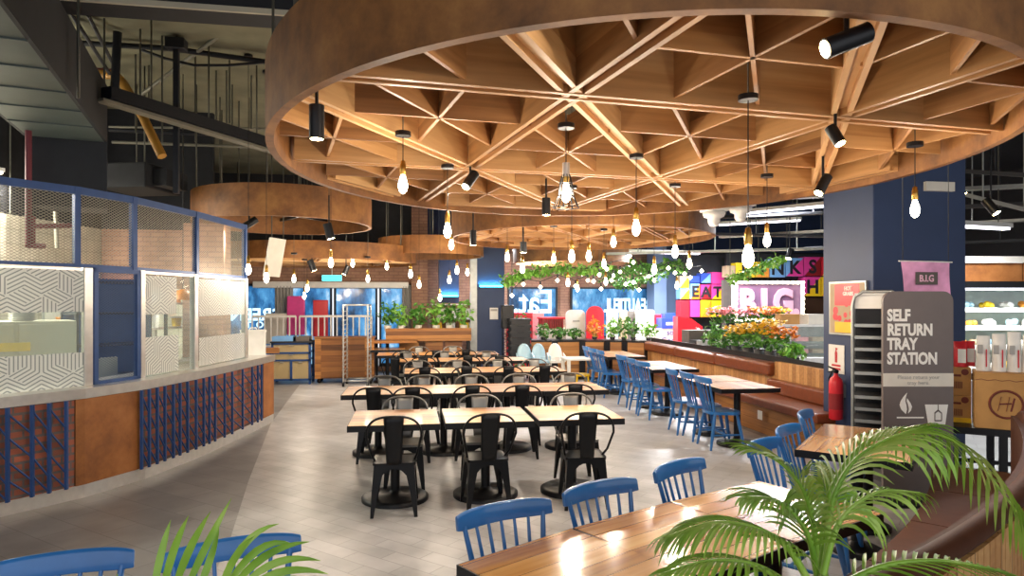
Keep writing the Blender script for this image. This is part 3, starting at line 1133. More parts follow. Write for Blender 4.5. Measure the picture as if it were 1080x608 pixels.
def pendant(label, p, top, scale=1.0, cage=False, power=1.0):
    t = thing('pendant_lamp', label, 'lamp', p, 0, 'pendant lamps with bare bulbs')
    s_ = scale
    gl = MB().lathe([(0.0005, -0.068 * s_), (0.012 * s_, -0.064 * s_), (0.024 * s_, -0.05 * s_), (0.032 * s_, -0.025 * s_), (0.031 * s_, 0.0), (0.022 * s_, 0.035 * s_), (0.014 * s_, 0.06 * s_), (0.013 * s_, 0.075 * s_)], n=14).build('bulb', 'bulb', t)
    MB().tube([(0.008 * s_, 0, 0.05 * s_), (0.012 * s_, 0, -0.03 * s_), (0, 0.01 * s_, 0.03 * s_), (-0.012 * s_, 0, -0.03 * s_), (-0.008 * s_, 0, 0.05 * s_)], 0.003 * s_, 5).build('filament', 'filament', gl)
    MB().lathe([(0.016 * s_, 0.06 * s_), (0.021 * s_, 0.065 * s_), (0.021 * s_, 0.13 * s_), (0.017 * s_, 0.135 * s_), (0.017 * s_, 0.15 * s_), (0.006, 0.16 * s_)], n=14).build('socket', 'brass', t)
    MB().cyl((0, 0, 0.15 * s_), (0, 0, top - p.z), 0.0035, n=6).build('cord', 'black_metal', t)
    MB().cyl((0, 0, top - p.z - 0.03), (0, 0, top - p.z), 0.055, n=14).build('ceiling_rose', 'black_metal', t)
    if top < 4:
        MB().cyl((0, 0, top - p.z), (0, 0, 4.99 - p.z), 0.004, n=5).build('hanger', 'rod', t)
    if cage:
        m = MB()
        for k in range(8):
            q = 2 * PI * k / 8
            c_, n_ = math.cos(q), math.sin(q)
            m.tube([(0.024 * c_, 0.024 * n_, 0.115), (0.04 * c_, 0.04 * n_, 0.06), (0.05 * c_, 0.05 * n_, -0.02), (0.085 * c_, 0.085 * n_, -0.1)], 0.0035, 5)
        for r, z in ((0.052, -0.025), (0.085, -0.1), (0.04, 0.06)):
            m.tube([(r * math.cos(2 * PI * k / 20), r * math.sin(2 * PI * k / 20), z) for k in range(20)], 0.0035, 5, True)
        cg_ = m.build('wire_cage', 'black_metal', t)
        MB().cyl((0, 0, 0.1), (0, 0, 0.19), 0.024, n=14).build('cage_collar', 'steel', cg_)
    light('bulb_glow', 'POINT', K_PENDANT * power, (1.0, 0.86, 0.68), t, (0, 0, -0.01), shadow_soft_size=0.035)
    return t


PEND = [
    (425, 194, 4.5, 1, 'bare bulb pendant nearest the rim of the huge ring, on the kitchen side'),
    (472, 243, 5.6, 1, 'bare bulb pendant in front of the second ring edge, kitchen side'),
    (597, 203, 4.3, 2, 'pendant bulb inside a black wire cage under the huge ring'),
    (671, 240, 5.2, 1, 'bare bulb pendant just right of the caged pendant'),
    (789, 270, 3.7, 1, 'largest bare bulb pendant, hanging lowest by the lit marquee sign'),
    (809, 253, 6.0, 1, 'bare bulb pendant right beside and behind the largest pendant bulb'),
    (965, 220, 4.8, 1, 'bare bulb pendant in front of the big navy column'),
    (712, 265, 6.5, 1, 'bare bulb pendant halfway between the caged pendant and the lit marquee sign'),
    (603, 270, 6.6, 3, 'bare bulb pendant directly below the caged pendant'),
    (647, 255, 8.6, 3, 'small bare bulb pendant inside the second latticed ring'),
    (621, 270, 8.6, 3, 'bare bulb pendant second to the right below the caged pendant'),
    (551, 283, 9.6, 0, 'bare bulb pendant hanging before the far leafy garland, near the middle column'),
    (535, 271, 10, 3, 'bare bulb pendant closest to the middle navy column'),
    (584, 273, 10, 3, 'bare bulb pendant just left of the one below the caged pendant'),
    (637, 278, 10.5, 3, 'bare bulb pendant above the red rounded display board'),
    (690, 284, 9.0, 0, 'bare bulb pendant above the mirrored window lettering'),
    (727, 278, 9.0, 0, 'bare bulb pendant in front of the cube wall with yellow and pink'),
    (599, 298, 11.5, 0, 'low bare bulb pendant in front of the brown fascia between two windows'),
    (639, 297, 12.5, 0, 'low bare bulb pendant tucked in front of the hanging garland'),
    (609, 304, 13, 0, 'tiny low bulb on a thin cord right of the pendant before the fascia'),
    (349, 277, 9.4, 0, 'bare bulb pendant below the open ring beside the black spotlight'),
    (262, 284, 8.6, 0, 'bare bulb pendant just past the last steel post of the kitchen glass'),
    (281, 293, 9.2, 0, 'bare bulb pendant above the white container on the counter end'),
    (310, 294, 12, 4, 'bright bare bulb pendant over the trays by the far windows'),
    (372, 278, 13, 4, 'bare bulb pendant right of the teal exit sign'),
    (408, 281, 13.6, 4, 'bare bulb pendant below the small plain hoop, window side'),
    (388, 294, 13, 4, 'bare bulb pendant over the steel tray rack'),
    (433, 289, 11.5, 0, 'bare bulb pendant in front of the brown pillar'),
    (442, 300, 12.4, 0, 'lower bare bulb pendant beside the brown pillar'),
    (482, 285, 11.6, 0, 'bare bulb pendant beneath the second ring rim left of the middle column'),
    (474, 295, 12.4, 0, 'bare bulb pendant before the narrow far navy column'),
    (324, 304, 13.0, 4, 'low bare bulb pendant below the teal exit sign'),
    (321, 312, 13.8, 4, 'lowest bare bulb pendant by the far windows'),
    (464, 314, 13.0, 0, 'lowest bare bulb pendant over the plant counter'),
    (714, 301, 12.5, 0, 'small bare bulb pendant in front of the pale blue wall'),
    (493, 287, 13.4, 0, 'small bare bulb pendant closest to the grey edge of the middle column'),
    (476, 258, 9.0, 0, 'dim small bulb pendant above the small plain hoop'),
]
for px, py, zc, kind, lb in PEND:
    p = cw(px, py, zc)
    top = {0: ctop(p), 1: ZB + 0.05, 2: ZB + 0.05, 3: ZB + 0.05, 4: 2.68}[kind]
    pendant(lb, p, top, 1.0 if zc < 7 else 1.12, kind == 2, 0.3 if px < 290 else 1.0)


# ------------------------------------------------------------------ black spotlights
def spot(label, p, tilt, az, ln=0.16, r=0.038, top=None, on=True, power=1.0):
    """cylinder head hanging at p; tilt from straight down, az heading of the beam"""
    t = thing('spotlight', label, 'spotlight', p, az, 'black cylinder spotlights')
    d = Vector((math.sin(tilt), 0, -math.cos(tilt)))
    a, b = -d * ln / 2, d * ln / 2
    MB().cyl(a, b, r, n=18).build('head', 'black_metal', t, bevel=0.003)
    MB().cyl(b + d * 0.0005, b + d * 0.002, r * 0.82, n=18).build('lens', 'filament' if on else 'white', t)
    MB().cyl((0, 0, 0.0), (0, 0, (top - p.z) if top else 0.12), 0.01, n=8).build('stem', 'black_metal', t)
    if top and top < 4:
        MB().cyl((0, 0, top - p.z), (0, 0, 4.99 - p.z), 0.005, n=5).build('hanger', 'rod', t)
    if on:
        l = light('spot_beam', 'SPOT', K_SPOT * power, (1.0, 0.9, 0.78), t, b + d * 0.01, spot_size=1.5, spot_blend=0.7, shadow_soft_size=0.03)
        l.rotation_euler = d.to_track_quat('-Z', 'Y').to_euler()
    return t


SP = [
    (334, 129, 3.75, 0.0, 0.0, 0.19, 0.042, 'upright black spotlight by the rim of the huge ring, kitchen side'),
    (893, 43, 2.7, 1.2, 3.0, 0.19, 0.042, 'big tilted black spotlight high under the near side of the huge ring'),
    (881, 143, 4.1, 0.5, 5.2, 0.13, 0.036, 'black spotlight tilted below the beam crossing by the big column'),
    (868, 195, 5.3, 0.6, 3.4, 0.17, 0.04, 'black spotlight against the huge ring rim beside the big column'),
    (576, 218, 6.6, 0.0, 0.0, 0.17, 0.042, 'straight hanging black spotlight below and left of the caged pendant'),
    (496, 190, 5.7, 0.7, 3.8, 0.17, 0.042, 'tilted black spotlight between two pendants under the huge ring'),
    (347, 244, 9.4, 0.25, 0.2, 0.22, 0.06, 'black spotlight at the rim of the open kitchen-side ring'),
    (263, 236, 10.4, 0.95, 3.7, 0.26, 0.055, 'black tilted spotlight on the kitchen side bar of the open ring', 2.2),
    (552, 261, 10.0, 0.0, 0.0, 0.16, 0.05, 'black spotlight under the second ring near the middle column'),
    (499, 251, 8.9, 0.0, 0.0, 0.2, 0.045, 'black upright spotlight on the near rim of the second ring'),
    (329, 280, 12.6, 0.4, 0.2, 0.22, 0.06, 'small black spotlight inside the ring by the far windows'),
    (365, 285, 13.5, 0.4, 3.2, 0.2, 0.05, 'small black spotlight right of the teal exit sign'),
    (1006, 200, 7.5, 0.9, 5.6, 0.24, 0.05, 'black track spotlight over the market, closest to the big column'),
    (1045, 218, 7.6, 0.6, 5.2, 0.2, 0.05, 'black track spotlight with a bright lens over the market'),
    (1006, 265, 11, 0.3, 3.5, 0.2, 0.05, 'bright far spotlight above the wooden case header'),
    (833, 268, 13, 0.4, 3.5, 0.2, 0.06, 'far black spotlight above the alphabet cubes'),
]
for px, py, zc, tilt, az, ln, r, lb, *pw_ in SP:
    p = cw(px, py, zc)
    if 'market' in lb or 'case header' in lb or 'cubes' in lb:
        top = ctop(p)
    elif 'far windows' in lb or 'exit sign' in lb:
        top = 2.7
    else:
        top = (3.3 if 'open' in lb else 3.02)
    spot(lb, p, tilt, az, ln, r, max(top, p.z + 0.1), True, pw_[0] if pw_ else 1.0)

# white dome cameras on an arm
for i, (px, py, lb) in enumerate([(753, 229, 'white dome camera hanging left of its twin near the second ring'), (781, 224, 'white dome camera hanging right of its twin near the strip light')]):
    p = cw(px, py, 8.8)
    t = thing('dome_camera', lb, 'camera', p, 0, 'dome cameras')
    MB().lathe([(0.001, -0.13), (0.05, -0.12), (0.075, -0.08), (0.08, -0.02), (0.13, 0.0), (0.15, 0.05), (0.12, 0.07)], n=20).build('dome', 'white', t)
    MB().box(-0.15, 0.16, -0.12, 0.12, 0.07, 0.12).build('bracket', 'white', t, bevel=0.01)
    MB().cyl((0, 0, 0.12), (0, 0, ctop(p) - p.z), 0.02, n=8).build('stem', 'white', t)


# ------------------------------------------------------------------ kitchen counter
def proj_px(x, y):
    return 540 + F * (x * CO - y * SI) / (y * CO + x * SI)


def on_path(path, px):
    """point of a plan polyline met at pixel column px"""
    for a, b in zip(path, path[1:]):
        pa, pb = proj_px(*a), proj_px(*b)
        if pa <= px <= pb:
            lo, hi = 0.0, 1.0
            for _ in range(40):
                t = (lo + hi) / 2
                q = (a[0] + (b[0] - a[0]) * t, a[1] + (b[1] - a[1]) * t)
                if proj_px(*q) < px:
                    lo = t
                else:
                    hi = t
            return q
    return path[0] if px < proj_px(*path[0]) else path[-1]


def sub(path, pa, pb):
    return [on_path(path, pa)] + [p for p in path if pa + 0.5 < proj_px(*p) < pb - 0.5] + [on_path(path, pb)]


ct = thing('serving_counter', 'long curved kitchen counter with brick panels, blue lattice bars and a steel top', 'counter', (0, 0, 0))
inner = offset(C_PATH, 0.05)
MB().strip(inner, 0.11, 0.91, 0.5).build('carcass', 'duct_dark', ct)
MB().strip(offset(C_PATH, -0.03), 0.91, 1.0, 0.66).build('worktop', 'steel', ct)
MB().strip(offset(C_PATH, -0.005), 0.0, 0.12, 0.05).build('kick_plate', 'steel', ct)
MB().strip(sub(C_PATH, -450, 78.5), 0.12, 0.91, 0.05).build('brick_panel', 'brick', ct)
MB().strip(offset(sub(C_PATH, 79, 147), -0.012), 0.12, 0.91, 0.06).build('rust_panel', 'rust_panel', ct)
MB().strip(sub(C_PATH, 147.3, 276.5), 0.12, 0.91, 0.05).build('brick_panel', 'brick', ct)
MB().strip(offset(sub(C_PATH, 277, 288), -0.012), 0.12, 0.91, 0.06).build('rust_panel', 'rust_panel', ct)
e0 = C_PATH[-1]
MB().box(e0[0] - 0.56, e0[0] + 0.0, e0[1] - 0.01, e0[1] + 0.03, 0.12, 0.91).build('end_panel', 'rust_panel', ct)


def bars(pxs):
    out = offset(C_PATH, -0.045)
    pts = [on_path(out, p) for p in pxs]
    for p in pts:
        MB().box(p[0] - 0.012, p[0] + 0.012, p[1] - 0.016, p[1] + 0.016, 0.12, 0.91).build('lattice_bar', 'blue_frame', ct)
    for a, b in zip(pts, pts[1:]):
        m = MB()
        for z in (0.86, 0.66, 0.46, 0.3):
            m.cyl((a[0], a[1], z), (b[0], b[1], max(0.13, z - 0.2)), 0.009, n=6)
        m.build('lattice_rod', 'blue_frame', ct)


bars([-92, -60, -34, -12, 8, 34, 52, 70])
bars([149.5, 157.5, 166, 174, 183, 190, 198, 207, 215, 221, 227, 237, 245, 256, 266, 272, 276])

# ---- screens standing on the counter
S_PATH = offset(C_PATH, 0.16)
E_SEG = 0.15


def seg_on(mb, a, b, x0, x1, z0, z1, wd, y):
    """a line clipped to a rectangle, drawn as a thin raised strip"""
    (ax, az), (bx, bz) = a, b
    t0, t1 = 0.0, 1.0
    dx, dz = bx - ax, bz - az
    for pp, qq in ((-dx, ax - x0), (dx, x1 - ax), (-dz, az - z0), (dz, z1 - az)):
        if abs(pp) < 1e-9:
            if qq < 0:
                return
        else:
            r = qq / pp
            if pp < 0:
                t0 = max(t0, r)
            else:
                t1 = min(t1, r)
    if t1 - t0 < 0.02:
        return
    p, q = (ax + dx * t0, az + dz * t0), (ax + dx * t1, az + dz * t1)
    l = math.hypot(q[0] - p[0], q[1] - p[1])
    if l < 0.004:
        return
    nx, nz = -(q[1] - p[1]) / l * wd / 2, (q[0] - p[0]) / l * wd / 2
    mb.face([(p[0] - nx, y, p[1] - nz), (q[0] - nx, y, q[1] - nz), (q[0] + nx, y, q[1] + nz), (p[0] + nx, y, p[1] + nz)])


def blocks_pattern(mb, x0, x1, z0, z1, E, k, wd, y, seed):
    """tumbling-block line pattern: every rhombus filled with lines along one of its sides"""
    rr = random.Random(seed)
    dirs = [(math.cos(q), math.sin(q)) for q in (PI / 2, PI / 2 + 2 * PI / 3, PI / 2 + 4 * PI / 3)]
    w_, h_ = E * math.sqrt(3), E * 1.5
    nx, nz = int((x1 - x0) / w_) + 3, int((z1 - z0) / h_) + 3
    for i in range(-1, nx):
        for j in range(-1, nz):
            c = (x0 + (i + 0.5 * (j % 2)) * w_, z0 + j * h_)
            for t in range(3):
                u, v = dirs[t], dirs[(t + 1) % 3]
                if rr.random() < 0.5:
                    u, v = v, u
                for n_ in range(k):
                    f = (n_ + 0.5) / k
                    a = (c[0] + u[0] * E * f, c[1] + u[1] * E * f)
                    b = (a[0] + v[0] * E, a[1] + v[1] * E)
                    seg_on(mb, a, b, x0, x1, z0, z1, wd, y)


def screen(name, label, cat, pa, pb, group):
    a, b = on_path(S_PATH, pa), on_path(S_PATH, pb)
    t = thing(name, label, cat, (a[0], a[1], 0), math.atan2(b[1] - a[1], b[0] - a[0]), group)
    return t, math.hypot(b[0] - a[0], b[1] - a[1])


def glass_screen(pa, pb, label, bands, post_end=True, seed=1):
    t, L_ = screen('glass_screen', label, 'glass screen', pa, pb, 'kitchen glass screens')
    MB().box(0, L_, 0, 0.012, 1.0, 2.09).build('pane', 'glass', t)
    MB().box(-0.01, L_, -0.01, 0.022, 2.09, 2.115).build('top_rail', 'steel', t)
    for i, (x0, x1, z0, z1) in enumerate(bands):
        x0, x1 = x0 * L_, x1 * L_
        MB().face([(x0, -0.002, z0), (x1, -0.002, z0), (x1, -0.002, z1), (x0, -0.002, z1)]).build('etched_film', 'film', t)
        m = MB()
        blocks_pattern(m, x0, x1, z0, z1, 0.15, 4, 0.011, -0.004, seed + i)
        m.build('film_pattern', 'film_line', t)
    if post_end:
        MB().box(L_, L_ + 0.075, -0.02, 0.05, 1.0, 2.12).build('post', 'steel', t, bevel=0.004)
    return t


glass_screen(-120, 88, 'patterned white glass screen at the near end of the kitchen counter, plates behind it', [(0, 1, 1.7, 2.09), (0, 1, 1.0, 1.32)], True, 3)
glass_screen(153, 204, 'patterned glass screen in the middle of the counter beside the blue mesh gate', [(0, 0.62, 1.66, 2.07), (0, 0.66, 1.02, 1.42)], True, 8)
glass_screen(210, 258, 'patterned glass screen at the far end of the counter by the white container', [(0, 1, 1.62, 2.07), (0, 1, 1.02, 1.36)], True, 12)
t, L_ = screen('mesh_gate', 'blue framed mesh gate standing between two glass screens on the counter', 'mesh gate', 98, 147, None)
MB().box(0, L_, 0, 0.004, 1.02, 2.08).build('wire_mesh', 'mesh_blue', t)
m = MB()
m.box(0, 0.045, -0.02, 0.03, 1.0, 2.12).box(L_ - 0.045, L_, -0.02, 0.03, 1.0, 2.12).box(0, L_, -0.02, 0.03, 2.08, 2.12).box(0, L_, -0.02, 0.03, 1.0, 1.03)
m.build('gate_frame', 'blue_frame', t)
MB().box(L_ + 0.005, L_ + 0.06, -0.02, 0.05, 1.0, 2.12).build('post', 'steel', t)

# ---- expanded metal screens above the glass
for pa, pb, lb in [(-300, -62, 'blue framed wire mesh screen panel over the counter at its cut-off end'), (-60, 84, 'wide blue framed wire mesh panel with the red pipe behind it'), (84, 143, 'blue framed wire mesh panel directly above the mesh gate'), (143, 208, 'blue framed wire mesh panel above the middle glass screen'), (208, 259, 'last blue framed wire mesh panel, below the open rust hoop')]:
    t, L_ = screen('wire_screen', lb, 'mesh screen', pa, pb, 'wire mesh panels')
    MB().face([(0, 0, 2.14), (L_, 0, 2.14), (L_, 0, 2.8), (0, 0, 2.8)]).build('wire_mesh', 'mesh', t)
    m = MB()
    m.box(-0.01, L_ + 0.01, -0.02, 0.03, 2.8, 2.87).box(0, L_, -0.015, 0.02, 2.12, 2.15)
    m.build('rail', 'blue_frame', t)
    MB().box(L_ - 0.05, L_, -0.025, 0.035, 2.12, 2.87).build('post', 'blue_frame', t)

# ---- behind the glass
p = cw(15, 338, 7.4)
t = thing('steel_cabinet', 'pale steel cabinet behind the near patterned glass with plates on top', 'cabinet', (p.x, p.y, 0), 0.55)
MB().box(-0.6, 0.55, -0.3, 0.35, 0.06, 1.58).build('body', 'cream', t, bevel=0.01)
d_ = MB().box(-0.58, -0.02, -0.325, -0.3, 0.1, 1.55).build('door', 'cream', t, bevel=0.006)
MB().box(-0.06, -0.04, -0.35, -0.325, 0.8, 1.1).build('handle', 'steel', d_)
d_ = MB().box(0.02, 0.53, -0.325, -0.3, 0.1, 1.55).build('door', 'cream', t, bevel=0.006)
MB().box(0.04, 0.06, -0.35, -0.325, 0.8, 1.1).build('handle', 'steel', d_)
MB().box(-0.58, 0.53, -0.28, 0.33, 0, 0.06).build('plinth', 'duct_dark', t)
for k in range(8):
    o = MB().lathe([(0.001, 0.0), (0.09, 0.0), (0.135, 0.014), (0.14, 0.016), (0.135, 0.018), (0.09, 0.006), (0.001, 0.006)], n=22).build('dinner_plate', 'white', None, (p.x + 0.08, p.y + 0.02, 1.582 + 0.017 * k))
    tag(o, 'white dinner plate in the stack on the pale steel cabinet', 'plate', 'plates stacked on the steel cabinet')
p = cw(12, 367, 6.9)
o = MB().box(-0.16, 0.16, -0.01, 0.01, -0.04, 0.05).build('price_card', 'yellow', None, (p.x, p.y, p.z), 0.55)
tag(o, 'small yellow card stuck low on the pale steel cabinet', 'card')
p = cw(73, 343, 8.3)
t = thing('noodle_picture', 'framed picture of noodles on a plate beside the steel cabinet', 'picture', (p.x, p.y, p.z), 0.4)
MB().box(-0.28, 0.22, 0, 0.03, -0.3, 0.24).build('frame', 'galv', t)
MB().box(-0.25, 0.19, -0.005, 0, -0.27, 0.21).build('print', 'offwhite', t)
m = MB()
for k in range(9):
    m.tube([(0.1 * math.cos(q + k) * (0.4 + 0.07 * k) - 0.04, -0.01, 0.1 * math.sin(q) * (0.4 + 0.07 * k)) for q in [i * 0.5 for i in range(9)]], 0.012, 5)
m.build('noodles', 'petal_orange', t)
MB().cyl((-0.03, -0.004, -0.36), (-0.03, 0.03, -1.5), 0.02).build('stand', 'galv', t)


def rack(name, label, loc, rz, wd, dp, ht, levels, mat, cat='rack', group=None, trays=None):
    t = thing(name, label, cat, loc, rz, group)
    for x in (-wd / 2, wd / 2):
        for y in (-dp / 2, dp / 2):
            MB().box(x - 0.016, x + 0.016, y - 0.016, y + 0.016, 0, ht).build('upright', mat, t)
    for i in range(levels):
        z = 0.12 + (ht - 0.2) * i / (levels - 1)
        MB().box(-wd / 2, wd / 2, -dp / 2, dp / 2, z, z + 0.022).build('shelf', trays or mat, t)
    return t


p = cw(122, 400, 8.2)
t = rack('shelf_rack', 'dark storage rack standing behind the blue mesh gate', (p.x, p.y, 0), 0.75, 1.0, 0.45, 2.1, 6, 'duct_dark')
MB().box(-0.5, 0.5, 0.2, 0.225, 0.1, 2.08).build('back_panel', 'blue_frame', t)
p = cw(126, 395, 7.7)
t = thing('steel_sink', 'dull steel sink unit with low splashback behind the mesh gate', 'sink', (p.x - 0.05, p.y - 0.35, 0), 1.1)
MB().box(-0.4, 0.4, -0.25, 0.25, 0.82, 0.88).build('top', 'galv', t, bevel=0.01)
MB().box(-0.4, 0.4, 0.22, 0.25, 0.88, 1.15).build('splashback', 'galv', t)
for x in (-0.36, 0.36):
    for y in (-0.21, 0.21):
        MB().cyl((x, y, 0), (x, y, 0.82), 0.02, n=8).build('leg', 'galv', t)
p = cw(205, 385, 10.2)
t = thing('back_counter', 'cream kitchen back counter with open shelves behind the far glass screens', 'counter', (p.x - 0.3, p.y, 0), 1.25)
MB().box(-1.6, 1.3, -0.3, 0.3, 0.0, 0.9).build('cabinet', 'cream', t, bevel=0.01)
MB().box(-1.62, 1.32, -0.33, 0.32, 0.9, 0.94).build('worktop', 'steel', t)
for z in (1.38, 1.75):
    MB().box(-1.5, 1.2, -0.05, 0.3, z, z + 0.03).build('shelf', 'steel', t)
for x in (-1.45, -0.1, 1.15):
    MB().box(x - 0.02, x + 0.02, 0.22, 0.3, 0.94, 2.0).build('bracket', 'steel', t)
mw = Matrix.Translation(t.location) @ Matrix.Rotation(1.25, 4, 'Z')
cols_ = ['red', 'orange', 'white', 'yellow', 'dark_red', 'white', 'red', 'pale_blue', 'orange']
names_ = ['bright red', 'orange', 'white', 'yellow', 'dark red', 'tall white', 'small red', 'pale blue', 'small orange']
for i in range(9):
    z = 1.41 if i < 5 else 1.78
    x = -1.3 + 0.5 * (i if i < 5 else i - 5)
    hh = 0.13 + 0.03 * (i % 3)
    q = mw @ Vector((x, 0.1, z))
    t2 = thing('food_tub', names_[i] + ' lidded tub on the %s kitchen shelf behind the glass' % ('lower' if i < 5 else 'upper'), 'tub', q, 1.25, 'tubs on the kitchen shelves')
    MB().lathe([(0.06, 0), (0.075, hh), (0.07, hh)], n=16).build('body', cols_[i], t2)
    MB().lathe([(0.079, hh), (0.079, hh + 0.02), (0.02, hh + 0.025)], n=16).build('lid', 'white', t2)
q = mw @ Vector((-0.3, -0.05, 0.942))
t = thing('stock_pot', 'steel stock pot on the back counter behind the middle glass screen', 'pot', q)
MB().lathe([(0.15, 0), (0.19, 0.03), (0.2, 0.26), (0.185, 0.26)], n=22).build('body', 'galv', t)
MB().lathe([(0.205, 0.262), (0.19, 0.28), (0.03, 0.31), (0.02, 0.34), (0.001, 0.345)], n=22).build('lid', 'steel', t)
for s_ in (-1, 1):
    MB().tube([(s_ * 0.2, -0.06, 0.2), (s_ * 0.25, -0.05, 0.21), (s_ * 0.25, 0.05, 0.21), (s_ * 0.2, 0.06, 0.2)], 0.009, 6).build('handle', 'steel', t)
p = cw(193, 312, 9.2)
t = thing('heat_lamp', 'orange shaded heat lamp hanging behind the middle glass screen', 'lamp', p)
MB().lathe([(0.14, -0.06), (0.12, 0.0), (0.06, 0.07), (0.025, 0.09)], n=20).build('shade', 'orange', t)
MB().cyl((0, 0, 0.08), (0, 0, 4.95 - p.z), 0.006, n=6).build('cord', 'black_metal', t)
MB().ball((0, 0, -0.02), 0.04).build('bulb', 'tube_warm', t)
# white container on the counter end
q = on_path(offset(C_PATH, 0.3), 271)
t = thing('white_container', 'white lidded plastic container standing on the far end of the counter', 'container', (q[0], q[1], 1.001), 0.3)
MB().slab(rrect(-0.17, 0.17, -0.14, 0.14, 0.04), 0, 0.34).build('body', 'white', t, bevel=0.012)
MB().slab(rrect(-0.18, 0.18, -0.15, 0.15, 0.04), 0.34, 0.37).build('lid', 'white', t, bevel=0.008)
MB().tube([(-0.05, 0, 0.37), (-0.04, 0, 0.4), (0.04, 0, 0.4), (0.05, 0, 0.37)], 0.01, 6).build('handle', 'white', t)
q2 = (q[0] + 0.16, q[1] + 0.28)
t = thing('wooden_tray', 'small wooden tray beside the white container on the counter end', 'tray', (q2[0], q2[1], 1.001), 0.2)
MB().box(-0.16, 0.16, -0.1, 0.1, 0, 0.02).build('base', 'slat_h', t)
m = MB().box(-0.16, 0.16, -0.1, -0.085, 0.02, 0.08).box(-0.16, 0.16, 0.085, 0.1, 0.02, 0.08).box(-0.16, -0.145, -0.085, 0.085, 0.02, 0.08).box(0.145, 0.16, -0.085, 0.085, 0.02, 0.08)
m.build('rim', 'slat_h', t)
# tilted white board beyond the last mesh panel
p = cw(287, 272, 10.5)
t = thing('menu_board', 'tilted pale board hanging past the last wire mesh panel', 'board', p, 1.15)
MB().hexa([(-0.2, 0, -0.3), (0.2, 0, -0.3), (0.2, 0.03, -0.3), (-0.2, 0.03, -0.3), (-0.2, -0.12, 0.3), (0.2, -0.12, 0.3), (0.2, -0.09, 0.3), (-0.2, -0.09, 0.3)]).build('panel', 'offwhite', t)
m = MB()
for x in (-0.15, 0.15):
    m.cyl((x, -0.1, 0.3), (x, -0.1, 4.98 - p.z), 0.008, n=6)
m.build('hanger', 'rod', t)


# ------------------------------------------------------------------ tables and chairs
def make_table(wd, dp, ht, label, loc, rz, group, mat='table', base_r=0.3):
    t = thing('pedestal_table', label, 'table', loc, rz, group)
    tt = MB().box(-wd / 2 + 0.006, wd / 2 - 0.006, -dp / 2 + 0.006, dp / 2 - 0.006, ht - 0.035, ht).build('tabletop', mat, t, bevel=0.002, seg=1)
    m = MB()
    a, b = wd / 2, dp / 2
    m.box(-a, a, -b, -b + 0.006, ht - 0.055, ht - 0.002).box(-a, a, b - 0.006, b, ht - 0.055, ht - 0.002)
    m.box(-a, -a + 0.006, -b + 0.006, b - 0.006, ht - 0.055, ht - 0.002).box(a - 0.006, a, -b + 0.006, b - 0.006, ht - 0.055, ht - 0.002)
    m.build('edge_band', 'black_metal', tt)
    m = MB().box(-0.2, 0.2, -0.03, 0.03, ht - 0.06, ht - 0.036).box(-0.03, 0.03, -0.2, 0.2, ht - 0.06, ht - 0.036)
    m.build('bracket', 'black_metal', t)
    MB().cyl((0, 0, 0.05), (0, 0, ht - 0.05), 0.042, n=16).build('pole', 'black_metal', t)
    MB().lathe([(base_r, 0.0), (base_r, 0.035), (base_r - 0.03, 0.05), (0.06, 0.062), (0.043, 0.09)], n=32).build('base', 'black_metal', t)
    return t


ORD = ['first', 'second', 'third', 'fourth', 'fifth']
ROWS = [('front', -0.155, 6.12, 3, 0.78, 0.045), ('second', -0.40, 8.0, 4, 0.76, 0.01), ('third', 0.27, 10.15, 3, 0.8, 0.02), ('fourth', 0.05, 12.0, 3, 0.8, 0.01), ('rearmost', -0.3, 13.45, 3, 0.8, 0.01)]
proto = make_table(0.78, 0.8, 0.75, 'x', (0, 0, 0), 0, 'square tables in rows')
first = True
for rn, x0, y, n, wd, gap in ROWS:
    for i in range(n):
        lb = 'square wood-top pedestal table in the %s centre row, %s from its kitchen-side end' % (rn, ORD[i])
        L0 = (x0 + i * (wd + gap), y + random.uniform(-0.02, 0.02), 0)
        if first:
            proto.location = L0
            proto['label'] = lb
            first = False
        else:
            dup(proto, L0, random.choice((0, PI)) + random.uniform(-0.008, 0.008), lb)
dup(proto, (-0.55, 15.0, 0), 0, 'lone square wood-top table behind the rearmost row by the plant counter')


